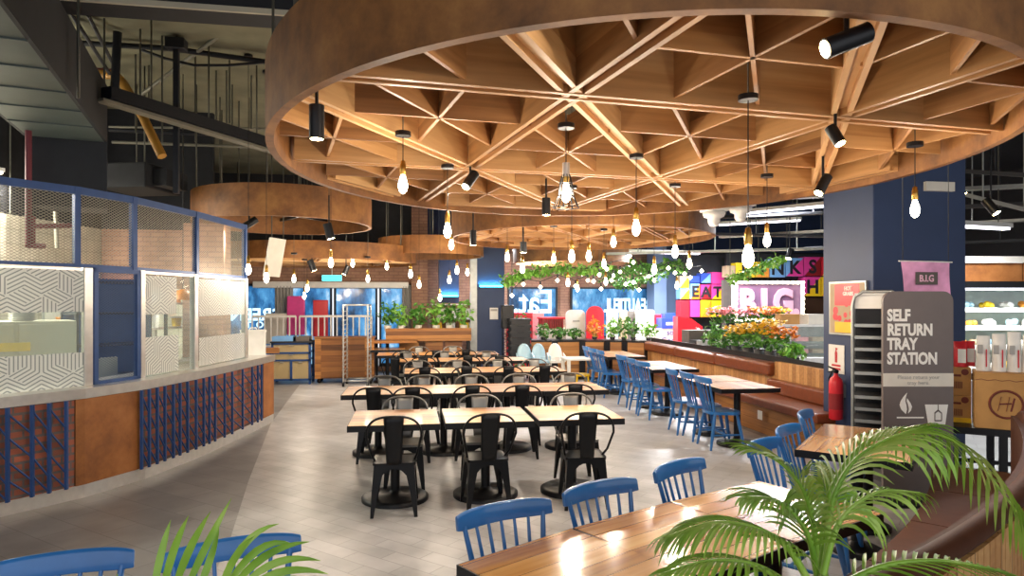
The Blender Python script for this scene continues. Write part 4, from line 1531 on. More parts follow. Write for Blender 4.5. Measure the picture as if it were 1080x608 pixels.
def make_hoop_chair(mat, label, group, low='chair_black'):
    """sheet-steel cafe chair, seat front towards +y"""
    t = thing('metal_chair', label, 'chair', (0, 0, 0), 0, group)
    m = MB()
    oc = rrect(-0.18, 0.18, -0.17, 0.19, 0.05, 4)
    ic = rrect(-0.155, 0.155, -0.145, 0.165, 0.04, 4)
    n = len(oc)
    m.raw([(*p, 0.43) for p in oc] + [(*p, 0.452) for p in oc] + [(*p, 0.446) for p in ic], [(i, (i + 1) % n, n + (i + 1) % n, n + i) for i in range(n)] + [(n + i, n + (i + 1) % n, 2 * n + (i + 1) % n, 2 * n + i) for i in range(n)] + [tuple(range(2 * n, 3 * n)), tuple(range(n))[::-1]])
    m.build('seat', mat, t)
    # aprons with an arched cut-out on the four sides
    m = MB()
    for sd in range(4):
        vs, fs = [], []
        K = 10
        for i in range(K + 1):
            u = -1 + 2 * i / K
            zl = 0.40 - 0.2 * abs(u) ** 2.6
            zt = 0.432
            for z in (zt, zl):
                f = (0.452 - z) / 0.452
                h_ = 0.165 + 0.03 * f
                x = u * (0.16 + 0.025 * f)
                vs.append((x, -h_, z))
        rot = Matrix.Rotation(sd * PI / 2, 3, 'Z')
        vs = [rot @ Vector((a, b + 0.0, c)) + Vector((0, 0.01, 0)) for a, b, c in vs]
        fs = [(2 * i, 2 * i + 1, 2 * i + 3, 2 * i + 2) for i in range(K)]
        m.raw(vs, fs)
    m.build('apron', low, t)
    for sx in (-1, 1):
        for sy in (-1, 1):
            def ring(z, o, w_):
                cx, cy = sx * o, sy * o + 0.01
                return [(cx, cy, z), (cx - sx * w_, cy, z), (cx - sx * w_ * 0.9, cy - sy * 0.012, z), (cx - sx * 0.014, cy - sy * 0.014, z), (cx - sx * 0.012, cy - sy * w_ * 0.9, z), (cx, cy - sy * w_, z)]
            r0, r1, r2 = ring(0.0, 0.195, 0.028), ring(0.2, 0.184, 0.05), ring(0.435, 0.166, 0.085)
            fs = []
            for a, b in ((0, 6), (6, 12)):
                for k in range(6):
                    fs.append((a + k, a + (k + 1) % 6, b + (k + 1) % 6, b + k))
            fs.append(tuple(range(6)))
            MB().raw(r0 + r1 + r2, fs).build('leg', low, t)
    hp = []
    for k in range(25):
        q = PI * k / 24
        hp.append((-0.225 * math.copysign(abs(math.cos(q)) ** 0.7, math.cos(q)), -0.235 + 0.03 * (1 - math.sin(q)), 0.68 + 0.17 * math.sin(q) ** 0.8))
    hp = [(-0.165, -0.02, 0.44), (-0.19, -0.12, 0.52)] + hp + [(0.19, -0.12, 0.52), (0.165, -0.02, 0.44)]
    MB().tube(hp, 0.0105, 7).build('back_hoop', mat, t)
    m = MB()

    def spl(u, v):
        z = 0.44 + 0.408 * v
        hw = 0.062 + 0.022 * v
        return ((u - 0.5) * 2 * hw, -0.165 - 0.07 * v - 0.012 * (1 - (2 * u - 1) ** 2), z)
    m.grid(spl, 6, 8)
    o = m.build('back_splat', mat, t)
    md = o.modifiers.new('sheet', 'SOLIDIFY')
    md.thickness = 0.006
    return t


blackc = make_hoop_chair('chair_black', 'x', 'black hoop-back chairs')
litc = make_hoop_chair('chair_grey', 'x', 'grey hoop-back chairs')  # same black chairs, seat and back coloured as if lit from the front
used = set()


def put_chair(proto, loc, rz, label):
    if proto not in used:
        used.add(proto)
        proto.location = loc
        proto.rotation_euler = (0, 0, rz)
        proto['label'] = label
        return proto
    return dup(proto, loc, rz, label)


CH = [
    ('front', 'n', [(416, 439), (515, 436), (622, 431)]), ('front', 'f', [(427, 419), (505, 416), (603, 413)]),
    ('second', 'n', [(395, 408), (436, 406), (497, 404), (552, 403), (609, 401)]), ('second', 'f', [(404, 395), (447, 395), (498, 393.5), (548, 392), (601, 391)]),
    ('third', 'n', [(449, 389), (491, 388), (535, 386.5), (575, 385)]), ('third', 'f', [(441, 381), (484, 380), (524, 379), (563, 378)]),
    ('fourth', 'n', [(418, 381.5), (446, 380.5), (493, 379), (527, 378)]), ('fourth', 'f', [(430, 374.5), (470, 373.5), (512, 372.5)]),
    ('rearmost', 'n', [(425, 374), (461, 373), (490, 372)]), ('rearmost', 'f', [(443, 368.5), (478, 368)]),
]
for rn, sd, pts in CH:
    row = [r for r in ROWS if r[0] == rn][0]
    for i, (px, py) in enumerate(pts):
        Y = row[2] - (0.37 if sd == 'n' else -0.34) + random.uniform(-0.03, 0.03)
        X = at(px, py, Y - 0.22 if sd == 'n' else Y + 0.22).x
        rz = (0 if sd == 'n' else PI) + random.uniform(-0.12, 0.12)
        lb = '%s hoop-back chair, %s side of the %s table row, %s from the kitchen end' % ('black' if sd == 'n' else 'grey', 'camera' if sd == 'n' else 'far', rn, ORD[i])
        put_chair(blackc if sd == 'n' else litc, (X, Y, 0), rz, lb)


def make_blue_chair():
    """comb-back wooden chair, seat front towards +y"""
    t = thing('blue_chair', 'x', 'chair', (0, 0, 0), 0, 'blue spindle-back chairs')
    out = []
    for k in range(28):
        q = 2 * PI * k / 28
        c_, s_ = math.cos(q), math.sin(q)
        rx = 0.215 - 0.015 * s_ * -1
        out.append((rx * math.copysign(abs(c_) ** 0.6, c_) * (1.0 if s_ > 0 else 0.93), 0.2 * math.copysign(abs(s_) ** 0.6, s_)))
    MB().slab(out, 0.425, 0.46).build('seat', 'blue', t, bevel=0.01)
    top, bot = {}, {}
    for sx in (-1, 1):
        for sy in (-1, 1):
            a = Vector((sx * 0.15, sy * 0.14, 0.43))
            b = Vector((sx * 0.2, sy * 0.215, 0.0))
            bot[sx, sy] = (a, b)
            MB().tube([a, a.lerp(b, 0.3), a.lerp(b, 0.6), b], [0.017, 0.022, 0.02, 0.013], 10).build('leg', 'blue', t)
    for sx in (-1, 1):
        a, b = bot[sx, 1][0].lerp(bot[sx, 1][1], 0.58), bot[sx, -1][0].lerp(bot[sx, -1][1], 0.58)
        MB().tube([a, a.lerp(b, 0.5), b], [0.01, 0.014, 0.01], 8).build('stretcher', 'blue', t)
    MB().tube([(-0.17, 0, 0.18), (0, 0, 0.18), (0.17, 0, 0.18)], [0.01, 0.014, 0.01], 8).build('stretcher', 'blue', t)
    # bowed top rail
    m = MB()
    K = 16
    ring = []
    for i in range(K + 1):
        u = -1 + 2 * i / K
        x = 0.245 * u
        y = -0.285 + 0.055 * u * u
        hz = 0.042 * (1 - 0.25 * abs(u) ** 6)
        up = Vector((0, -0.22, 0.975))
        nr = Vector((0, 0.975, 0.22)) * 0.0125
        c = Vector((x, y, 0.845))
        prof = [c - up * hz - nr, c - up * hz + nr, c + up * hz * 0.7 + nr, c + up * hz + nr * 0.4, c + up * hz - nr * 0.4, c + up * hz * 0.7 - nr]
        ring += prof
    fs = []
    for i in range(K):
        for k in range(6):
            fs.append((i * 6 + k, (i + 1) * 6 + k, (i + 1) * 6 + (k + 1) % 6, i * 6 + (k + 1) % 6))
    fs += [tuple(range(6)), tuple(range(K * 6, K * 6 + 6))[::-1]]
    m.raw(ring, fs, True)
    m.build('top_rail', 'blue', t, bevel=0.004)
    for i in range(7):
        u = -1 + 2 * i / 6
        a = Vector((0.15 * u, -0.165 + 0.02 * u * u, 0.45))
        b = Vector((0.205 * u, -0.277 + 0.04 * u * u, 0.825))
        r = 0.012 if abs(u) > 0.9 else 0.008
        MB().tube([a, a.lerp(b, 0.4), b], [r, r * 1.25, r * 0.9], 8).build('spindle', 'blue', t)
    return t


bluec = make_blue_chair()
g = 0
for i, (x, y) in enumerate([(3.49, 7.72), (3.5, 8.22), (3.47, 8.64), (3.46, 9.82), (3.47, 10.33), (3.5, 10.98), (3.47, 12.12), (3.45, 12.62), (3.47, 13.16)]):
    gi, k = i // 3, i % 3
    lb = 'blue spindle-back chair in the %s group along the bench tables, %s of that group' % (['nearest', 'middle', 'farthest'][gi], ['nearest', 'middle', 'farthest'][k])
    put_chair(bluec, (x + 0.27, y, 0), -PI / 2 + random.uniform(-0.1, 0.1), lb)
ARC = (-3.0, 10.6)
for rx, ry, lb in [(0.39, 2.98, 'blue spindle-back chair leftmost of the three behind the amber tables'), (0.91, 3.26, 'blue spindle-back chair in the middle of the three behind the amber tables'), (1.48, 3.61, 'blue spindle-back chair rightmost of the three behind the amber tables'), (2.25, 4.08, 'blue spindle-back chair half hidden by palm leaves, at the darker table pair'), (2.68, 4.51, 'blue spindle-back chair second along the darker table pair'), (3.2, 5.1, 'blue spindle-back chair at the far end of the darker table pair'), (-1.26, 2.63, 'blue spindle-back chair cut off at the bottom edge, farther from the palm'), (-0.68, 2.69, 'blue spindle-back chair behind the small palm leaves at the bottom')]:
    d = Vector((rx - ARC[0], ry - ARC[1]))
    a = math.atan2(d.y, d.x)
    u = d.normalized()
    # rail is 0.285 behind the seat centre, seat faces away from the arc's centre
    dup(bluec, (rx + u.x * 0.275, ry + u.y * 0.275, 0), a - PI / 2 + random.uniform(-0.05, 0.05), lb)

# tables along the straight bench
bt = None
for i, (x, y) in enumerate([(4.02, 7.80), (4.02, 8.52), (4.02, 10.1), (4.02, 10.82), (4.02, 12.45), (4.02, 13.17)]):
    lb = 'wood-top table at the brown leather bench, %s of the %s pair' % (['near one', 'far one'][i % 2], ['nearest', 'middle', 'farthest'][i // 2])
    if bt is None:
        bt = make_table(0.76, 0.70, 0.75, lb, (x, y, 0), 0, 'tables along the bench', 'table_x', 0.25)
    else:
        dup(bt, (x, y, 0), PI, lb)


def arc_pt(r, q):
    return (ARC[0] + r * math.cos(q), ARC[1] + r * math.sin(q))


def arc_ang(p):
    return math.atan2(p[1] - ARC[1], p[0] - ARC[0])


# tables along the curved bench: straight segments between measured corners, 0.74 deep away from the arc's centre
cor = [(0.17, 2.65), (0.73, 3.0), (1.33, 3.32), (2.01, 3.63)]
at_names = ['amber plank-top table with its corner at the bottom of the frame', 'amber plank-top table in the middle of the joined three', 'amber plank-top table beneath the large palm fronds']
tabs = [(cor[i], cor[i + 1], at_names[i]) for i in range(3)] + [((2.68, 4.36), (3.09, 4.80), 'plank-top table by the tray sign, nearer to the palm'), ((3.09, 4.80), (3.5, 5.24), 'plank-top table by the tray sign, touching the big column side')]
ft = None
for a, b, lb in tabs:
    wd = math.hypot(b[0] - a[0], b[1] - a[1])
    q = math.atan2(b[1] - a[1], b[0] - a[0])
    nx, ny = math.sin(q), -math.cos(q)
    c = ((a[0] + b[0]) / 2 + nx * 0.36, (a[1] + b[1]) / 2 + ny * 0.36)
    make_table(wd - 0.008, 0.72, 0.75, lb, (c[0], c[1], 0), q, 'tables along the curved bench', 'table_amber', 0.17)

# ------------------------------------------------------------------ straight leather bench
bn = thing('leather_bench', 'long brown leather bench with slatted wooden back along the wall of planters', 'bench', (4.65, 7.12, 0))
Lb = 14.3 - 7.12
MB().box(0.06, 0.95, 0, Lb, 0.0, 0.36).build('base', 'slat_h', bn)
MB().box(0.0, 0.6, 0, Lb, 0.36, 0.48).build('seat_cushion', 'leather', bn, bevel=0.03, seg=3)
MB().box(0.58, 0.66, 1.9, Lb, 0.36, 0.72).build('slatted_back', 'slat', bn)
m = MB()
for i in range(3):
    y0 = 1.9 + i * (Lb - 1.9) / 3
    MB().box(0.48, 0.76, y0 + 0.008, y0 + (Lb - 1.9) / 3 - 0.008, 0.70, 0.9).build('head_roll', 'leather', bn, bevel=0.05, seg=4)
MB().box(0.58, 0.66, 0, 1.9, 0.36, 0.92).build('slatted_back', 'slat', bn)
MB().box(0.44, 0.58, 0.0, 1.88, 0.48, 0.68).build('back_cushion', 'leather', bn, bevel=0.03, seg=3)
MB().box(0.66, 0.95, 0, Lb, 0.36, 0.86).build('planter_box', 'slat_h', bn)
MB().box(0.66, 0.95, 0, Lb, 0.86, 0.885).build('planter_floor', 'black_metal', bn)
MB().box(0.66, 0.68, 0.02, Lb, 0.885, 0.985).build('planter_rim', 'black_metal', bn)
MB().box(-0.004, 0.0, 1.2, 1.32, 0.2, 0.32).build('socket_plate', 'white', bn)

# ------------------------------------------------------------------ curved booth sofa round the amber tables
cb = thing('curved_booth', 'curved dark brown leather booth sofa wrapping behind the large palm', 'sofa', (ARC[0], ARC[1], 0))


def arcs(r, q0, q1, n):
    return [(r * math.cos(q0 + (q1 - q0) * i / n), r * math.sin(q0 + (q1 - q0) * i / n)) for i in range(n + 1)]


QA, QB = arc_ang((0.3, 1.2)), arc_ang((5.9, 7.4))
QE = math.radians(-39.0)


def arc_wall(r0, r1, z0, z1, q0, q1, n=24):
    m = MB()
    a, b = arcs(r0, q0, q1, n), arcs(r1, q0, q1, n)
    for i in range(n):
        m.hexa([(*b[i + 1], z0), (*b[i], z0), (*a[i], z0), (*a[i + 1], z0), (*b[i + 1], z1), (*b[i], z1), (*a[i], z1), (*a[i + 1], z1)])
    return m


arc_wall(9.26, 9.74, 0.0, 0.34, QA, QE).build('base', 'slat_dark', cb)
NS = 6
for i in range(NS):
    q0, q1 = QA + (QE - QA) * i / NS, QA + (QE - QA) * (i + 1) / NS
    m = MB()
    a, b = arcs(9.2, q0 + 0.0006, q1 - 0.0006, 8), arcs(9.74, q0 + 0.0006, q1 - 0.0006, 8)
    m.slab(a + b[::-1], 0.34, 0.48)
    m.build('seat_cushion', 'leather_dark', cb, bevel=0.025, seg=3)
arc_wall(9.72, 9.80, 0.34, 0.92, QA, QE).build('back_panel', 'leather_dark', cb)
pr = arcs(9.80, QA, QE, 40)
MB().tube([(x, y, 0.92) for x, y in pr], 0.045, 12).build('top_roll', 'leather_dark', cb)
m = MB()
nsl = 74
for i in range(nsl):
    q0 = QA + (QE - QA) * (i + 0.06) / nsl
    q1 = QA + (QE - QA) * (i + 0.94) / nsl
    a, b = arcs(9.80, q0, q1, 1), arcs(9.84, q0, q1, 1)
    m.slab(a + b[::-1], 0.02, 0.88)
m.build('back_slats', 'slat', cb)


# ------------------------------------------------------------------ far side by the windows
def base(px, Y, z=0.0):
    p = at(px, 318, Y)
    return Vector((p.x, p.y, z))


def wpx(p0, p1, Y):
    return at(p1, 318, Y).x - at(p0, 318, Y).x


# wire-mesh cupboard with blue trays
Y = 14.9
wd = wpx(286, 328, Y)
t = thing('mesh_cupboard', 'dark framed cupboard with cream wire-mesh doors beside the crate cabinet', 'cupboard', base(307, Y))
w2 = wd / 2
m = MB()
for x in (-w2, w2 - 0.05):
    for y in (0, 0.5):
        m.box(x, x + 0.05, y, y + 0.05, 0.0, 0.9)
for z in (0.08, 0.5, 0.66, 0.86):
    m.box(-w2, w2, 0, 0.05, z, z + 0.04).box(-w2, w2, 0.5, 0.55, z, z + 0.04)
m.box(-0.025, 0.025, 0, 0.05, 0.08, 0.5)
for x in (-w2, w2 - 0.05):
    for z in (0.08, 0.86):
        m.box(x, x + 0.05, 0.05, 0.5, z, z + 0.04)
m.build('frame', 'blue_frame', t)
for x0, x1, z0, z1 in ((-w2 + 0.05, -0.025, 0.12, 0.5), (0.025, w2 - 0.05, 0.12, 0.5), (-w2 + 0.05, w2 - 0.05, 0.54, 0.66), (-w2 + 0.05, w2 - 0.05, 0.7, 0.86)):
    d_ = MB().box(x0, x1, 0.02, 0.028, z0, z1).build('mesh_door', 'mesh_cream', t)
    MB().box((x0 + x1) / 2 - 0.04, (x0 + x1) / 2 + 0.04, -0.02, 0.02, z1 - 0.03, z1 - 0.015).build('handle', 'steel', d_)
MB().box(-w2 + 0.05, w2 - 0.05, 0.3, 0.33, 0.1, 0.86).build('back_panel', 'beige', t)
MB().box(-w2 - 0.02, w2 + 0.02, -0.02, 0.58, 0.9, 0.93).build('top', 'duct_dark', t)
for i, (px, w_, mt, lb) in enumerate([(301, 0.5, 'sky', 'light blue serving tray on top of the mesh cupboard'), (319, 0.34, 'grey_board', 'dark grey tray on top of the mesh cupboard')]):
    b = base(px, Y + 0.25, 0.931)
    t = thing('serving_tray', lb, 'tray', b, 0, 'trays on the mesh cupboard')
    MB().box(-w_ / 2, w_ / 2, -0.17, 0.17, 0, 0.02).build('base', mt, t)
    m = MB().box(-w_ / 2, w_ / 2, -0.18, -0.165, 0, 0.1).box(-w_ / 2, w_ / 2, 0.165, 0.18, 0, 0.1).box(-w_ / 2, -w_ / 2 + 0.015, -0.165, 0.165, 0, 0.1).box(w_ / 2 - 0.015, w_ / 2, -0.165, 0.165, 0, 0.1)
    m.build('rim', mt, t)
# crate-board cabinet
wd = wpx(332, 395, Y)
t = thing('crate_cabinet', 'cabinet clad in weathered crate boards behind the steel tray rack', 'cabinet', base(363.5, Y + 0.1))
w2 = wd / 2
MB().box(-w2, w2, 0.03, 0.5, 0.1, 0.98).build('body', 'slat_dark', t)
MB().box(-w2 + 0.13, w2 - 0.2, 0.0, 0.03, 0.12, 0.98).build('front_boards', 'slat_dark', t)
MB().box(-w2, -w2 + 0.13, -0.015, 0.03, 0.1, 1.0).build('corner_board', 'slat_h', t)
MB().box(w2 - 0.2, w2, -0.015, 0.03, 0.1, 1.0).build('corner_board', 'slat_h', t)
MB().box(-w2 - 0.02, w2 + 0.02, -0.03, 0.52, 0.98, 1.01).build('top', 'slat_h', t)
m = MB()
for x in (-w2 + 0.08, w2 - 0.08):
    for y in (0.08, 0.42):
        m.ball((x, y, 0.05), 0.05)
m.build('castor', 'black_metal', t)
# steel tray rack trolley
Y = 14.3
wd = wpx(362, 388, Y)
t = thing('tray_rack', 'tall steel tray trolley on castors in front of the crate cabinet', 'rack', base(375, Y), -0.06)
w2 = wd / 2
for x in (-w2, w2):
    for y in (0, 0.5):
        MB().tube([(x, y, 0.1), (x, y, 1.72)], 0.018, 8).build('upright', 'steel', t)
for x in (-w2, w2):
    m = MB()
    for i in range(16):
        z = 0.25 + i * 0.095
        m.box(x - 0.025, x + 0.025, 0, 0.5, z, z + 0.012)
    m.build('tray_guide', 'steel', t)
m = MB()
for z in (0.12, 1.72):
    for y in (0, 0.5):
        m.tube([(-w2, y, z), (w2, y, z)], 0.016, 8)
    for x in (-w2, w2):
        m.tube([(x, 0, z), (x, 0.5, z)], 0.016, 8)
m.tube([(-w2, 0.25, 1.72), (w2, 0.25, 1.72)], 0.014, 8)
m.build('cross_rail', 'steel', t)
for x in (-w2, w2):
    for y in (0, 0.5):
        MB().cyl((x - 0.02, y, 0.05), (x + 0.02, y, 0.05), 0.05, n=14).build('castor', 'black_metal', t)
# white slatted railing / stacked chair frames in front of the windows
Y = 16.2
for i, (p0, p1, lb) in enumerate([(266, 312, 'white rail of upright bars before the windows, kitchen side'), (316, 362, 'white rail of upright bars before the windows, behind the tray trolley'), (366, 392, 'short white rail of upright bars before the windows beside the trolley')]):
    wd = wpx(p0, p1, Y)
    t = thing('bar_railing', lb, 'railing', base(p0, Y), 0, 'white bar railings')
    z1 = at(300, 334, Y).z
    MB().beam((0, 0, z1), (wd, 0, z1), 0.05, 0.05).build('top_rail', 'white', t)
    MB().beam((0, 0, 0.75), (wd, 0, 0.75), 0.04, 0.04).build('bottom_rail', 'white', t)
    nb = max(3, int(wd / 0.13))
    for k in range(nb + 1):
        x = wd * k / nb
        MB().box(x - 0.014, x + 0.014, -0.014, 0.014, 0.0 if k in (0, nb) else 0.75, z1).build('baluster', 'white', t)
# things outside shining through
for px, py, w_, h_, mt, lb in [(312, 333, 0.42, 0.95, 'pink', 'purple pink roll-up banner standing by the far windows'), (338, 336, 0.36, 0.9, 'red', 'hot pink display standing behind the white railing'), (291, 347, 0.5, 0.75, 'offwhite', 'white net-covered stand behind the white railing')]:
    Y2 = 16.8
    b = base(px, Y2)
    zt = at(px, py, Y2).z + h_ / 2
    t = thing('display_stand', lb, 'display', b)
    MB().box(-w_ / 2, w_ / 2, 0, 0.06, zt - h_, zt).build('panel', mt, t, bevel=0.02)
    MB().cyl((0, 0.03, 0.02), (0, 0.03, zt - h_), 0.025, n=8).build('pole', 'galv', t)
    MB().box(-0.25, 0.25, -0.15, 0.2, 0, 0.02).build('foot', 'galv', t)
p = at(350, 293.5, 16.9)
t = thing('exit_sign', 'teal lit blank exit sign hanging before the brown header', 'sign', p)
MB().box(-0.24, 0.24, 0, 0.05, -0.075, 0.075).build('housing', 'white', t)
MB().box(-0.235, 0.235, -0.004, 0, -0.07, 0.07).build('face', 'exit_face', t)
MB().cyl((0, 0.025, 0.07), (0, 0.025, 0.4), 0.012, n=8).build('stem', 'white', t)
MB().beam((0, 0.03, 0.38), (0, 0.55, 0.38), 0.02, 0.02).build('bracket', 'white', t)
x0, x1 = at(266, 318, 17.1).x, at(431, 318, 17.1).x
t = thing('air_curtain', 'long white air curtain unit above the far windows', 'air curtain', (x0, 17.12, at(350, 304, 17.1).z))
MB().box(0, x1 - x0, 0, 0.25, 0, 0.16).build('housing', 'white', t, bevel=0.02)
MB().box(0.1, x1 - x0 - 0.1, 0.03, 0.12, -0.008, 0).build('grille', 'duct_dark', t)
for px0, px1, lb in [(290, 309, 'striped grey curtain hanging by the far windows, kitchen side'), (424, 437, 'striped grey curtain hanging by the brown pillar')]:
    Yc = 17.15
    a, b = at(px0, 318, Yc).x, at(px1, 318, Yc).x
    m = MB()
    m.grid(lambda u, v: (u * (b - a), 0.05 * math.sin(u * 34), 2.18 - 1.2 * v), 40, 2)
    o = m.build('curtain', 'ink_grey', None, (a, Yc, 0))
    tag(o, lb, 'curtain')
    MB().cyl((-0.05, 0, 2.2), (b - a + 0.05, 0, 2.2), 0.02, n=8).build('rod', 'galv', o)

# plant counter of weathered planks
Y = 15.4
x0, x1 = at(395, 318, Y).x, at(497, 318, Y).x
t = thing('plank_counter', 'raised counter faced with weathered golden planks carrying potted plants', 'counter', (x0, Y, 0))
L_ = x1 - x0
zt, zb = at(450, 346.5, Y).z, at(450, 360, Y).z
MB().box(0.25, L_, 0, 0.05, zb, zt).build('front_planks', 'slat_h', t)
MB().box(0.25, L_, 0.05, 0.6, zt - 0.12, zt - 0.08).build('shelf', 'slat_dark', t)
MB().box(0.0, 0.95, -0.45, 0.1, zb - 0.02, zb + 0.04).build('side_top', 'slat_h', t, bevel=0.01)
for a, b, mt in ((0.55, 1.0, 'slat_h'), (1.15, 1.55, 'slat_h'), (1.6, 2.0, 'slat_dark')):
    MB().box(a, b, 0.1, 0.14, 0.05, zb).build('lower_panel', mt, t)
for x in (0.05, 0.3, L_ - 0.06):
    MB().box(x - 0.025, x + 0.025, 0.05, 0.1, 0, zb).build('leg', 'black_metal', t)
for x in (0.25, L_ - 0.05):
    MB().box(x - 0.02, x + 0.03, 0.5, 0.55, 0, zt - 0.12).build('leg', 'black_metal', t)


def potted(name, label, loc, r, h, n, size, mat='leaf', pot='pot', potr=0.09, poth=0.14, group=None, seed=0):
    t = thing(name, label, 'plant', loc, 0, group)
    MB().lathe([(potr * 0.75, 0), (potr, poth), (potr * 0.9, poth), (potr * 0.85, poth - 0.02), (0.001, poth - 0.02)], n=16).build('pot', pot, t)
    m = MB()
    leaves(m, (0, 0, poth + h * 0.55), (r, r, h * 0.55), n, size, seed)
    m.build('foliage', mat, t)
    m = MB()
    for k in range(5):
        q = k * 1.26
        m.tube([(0.02 * math.cos(q), 0.02 * math.sin(q), poth - 0.03), (r * 0.5 * math.cos(q), r * 0.5 * math.sin(q), poth + h * 0.6)], 0.006, 5)
    m.build('stem', 'stem', t)
    return t


zs = zt - 0.08
for i, (px, r, h, lb) in enumerate([(409, 0.22, 0.5, 'spiky pale potted plant at the window end of the plank counter'), (423, 0.18, 0.42, 'bushy potted plant second from the window end of the plank counter'), (441, 0.17, 0.5, 'tall leafy potted plant beside the brown pillar on the plank counter'), (460, 0.2, 0.62, 'bright trailing potted plant in the middle of the plank counter'), (474, 0.2, 0.5, 'round leafy potted plant right of the middle on the plank counter'), (489, 0.2, 0.58, 'leafy potted plant at the column end of the plank counter')]):
    potted('potted_plant', lb, base(px, Y + 0.3, zs), r, h, 90, 0.14, 'leaf_light' if i % 2 else 'leaf', 'offwhite', group='plants on the plank counter', seed=i)
# lit shelf unit behind the plants
t = thing('display_shelf', 'pale lit shelf unit with cream boxes behind the plant counter', 'shelf', base(485, 17.5))
MB().box(-0.75, 0.5, 0, 0.25, 0, 1.75).build('carcass', 'brown_wall', t)
for z in (0.95, 1.32, 1.7):
    MB().box(-0.75, 0.5, -0.15, 0.0, z, z + 0.03).build('shelf', 'white', t)
for i, (x, z, c) in enumerate([(-0.6, 0.98, 'petal_yellow'), (-0.25, 0.98, 'offwhite'), (0.1, 0.98, 'petal_yellow'), (0.35, 0.98, 'offwhite'), (-0.5, 1.35, 'offwhite'), (-0.1, 1.35, 'white'), (0.25, 1.35, 'offwhite')]):
    q = base(485, 17.5)
    o = MB().box(-0.12, 0.12, -0.12, 0.0, 0, 0.26).build('carton', c, None, (q.x + x, q.y - 0.02, z + 0.001), 0, 0.008)
    tag(o, ['yellow carton at the pillar end of the lower lit shelf', 'cream carton between two yellow ones on the lower lit shelf', 'yellow carton on the lower lit shelf, closer to the middle column', 'cream carton at the column end of the lower lit shelf', 'cream carton at the pillar end of the upper lit shelf', 'white carton in the middle of the upper lit shelf', 'cream carton at the column end of the upper lit shelf'][i], 'box', 'cartons on the lit shelf')

# cyan light shelves on the navy columns
for (p0, p1, py, Yv, lb) in [(505, 531, 303, 15.88, 'cyan glowing light shelf on the middle navy column'), (463, 484, 313, 17.78, 'cyan glowing light shelf on the far narrow navy column')]:
    a, b = at(p0, py, Yv), at(p1, py, Yv)
    t = thing('light_shelf', lb, 'light', (a.x, Yv, a.z))
    MB().box(0, b.x - a.x, -0.09, 0.0, -0.03, 0).build('ledge', 'black_metal', t)
    MB().box(0.02, b.x - a.x - 0.02, -0.03, -0.01, 0.0, 0.05).build('led_strip', 'cyan_light', t)
    light('led_glow', 'AREA', 3.5, (0.15, 0.75, 1.0), t, ((b.x - a.x) / 2, -0.03, 0.06), (PI, 0, 0), shape='RECTANGLE', size=b.x - a.x, size_y=0.05)
a = at(521, 331, 15.88)
t = thing('notice', 'white printed notice taped to the middle navy column', 'notice', (a.x, 15.895, a.z))
MB().box(-0.1, 0.1, -0.006, 0, -0.14, 0.14).build('paper', 'white', t)
MB().box(-0.08, 0.08, -0.008, -0.006, 0.06, 0.11).build('print', 'ink_grey', t)
# black speaker column with a lattice stand, and stacked black booster seats
t = thing('speaker', 'black box loudspeaker standing beside the middle navy column', 'speaker', base(536, 15.3))
zt = at(536, 322, 15.3).z
MB().box(-0.14, 0.14, 0, 0.25, zt - 0.55, zt).build('cabinet', 'black_metal', t, bevel=0.02)
MB().box(-0.12, 0.12, -0.006, 0.0, zt - 0.52, zt - 0.03).build('grille', 'pot', t)
m = MB()
for x in (-0.14, 0.1):
    m.tube([(x + 0.02, 0.1, 0), (x + 0.02, 0.1, zt - 0.55)], 0.014, 6)
for k in range(8):
    z = 0.05 + k * (zt - 0.7) / 8
    z2 = z + (zt - 0.7) / 8
    m.tube([(-0.12, 0.1, z), (0.12, 0.1, z2)], 0.008, 5).tube([(0.12, 0.1, z), (-0.12, 0.1, z2)], 0.008, 5)
m.build('stand', 'black_metal', t)
MB().box(-0.2, 0.2, -0.1, 0.3, 0, 0.02).build('foot', 'black_metal', t)
z = 0.55
b = base(549, 14.9)
t = thing('plastic_stand', 'black trolley frame under the stacked black crates by the middle column', 'trolley', b)
MB().box(-0.25, 0.25, -0.02, 0.4, 0.45, 0.54).build('deck', 'black_metal', t)
for x in (-0.22, 0.22):
    for y in (0.02, 0.36):
        MB().box(x - 0.02, x + 0.02, y - 0.02, y + 0.02, 0, 0.45).build('leg', 'black_metal', t)
for k in range(6):
    t = thing('black_crate', 'black plastic crate in the stack beside the middle column, %s from the bottom' % ['first', 'second', 'third', 'fourth', 'fifth', 'sixth'][k], 'crate', (b.x, b.y + 0.19, 0.541 + k * 0.145), 0, 'stacked black crates')
    MB().slab(rrect(-0.23, 0.23, -0.2, 0.2, 0.04), 0, 0.08).build('body', 'pot', t)
    MB().slab(rrect(-0.26, 0.26, -0.22, 0.22, 0.05), 0.08, 0.14).build('rim', 'pot', t, bevel=0.008)
    MB().box(-0.08, 0.08, -0.225, -0.219, 0.1, 0.12).build('grip', 'black_metal', t)


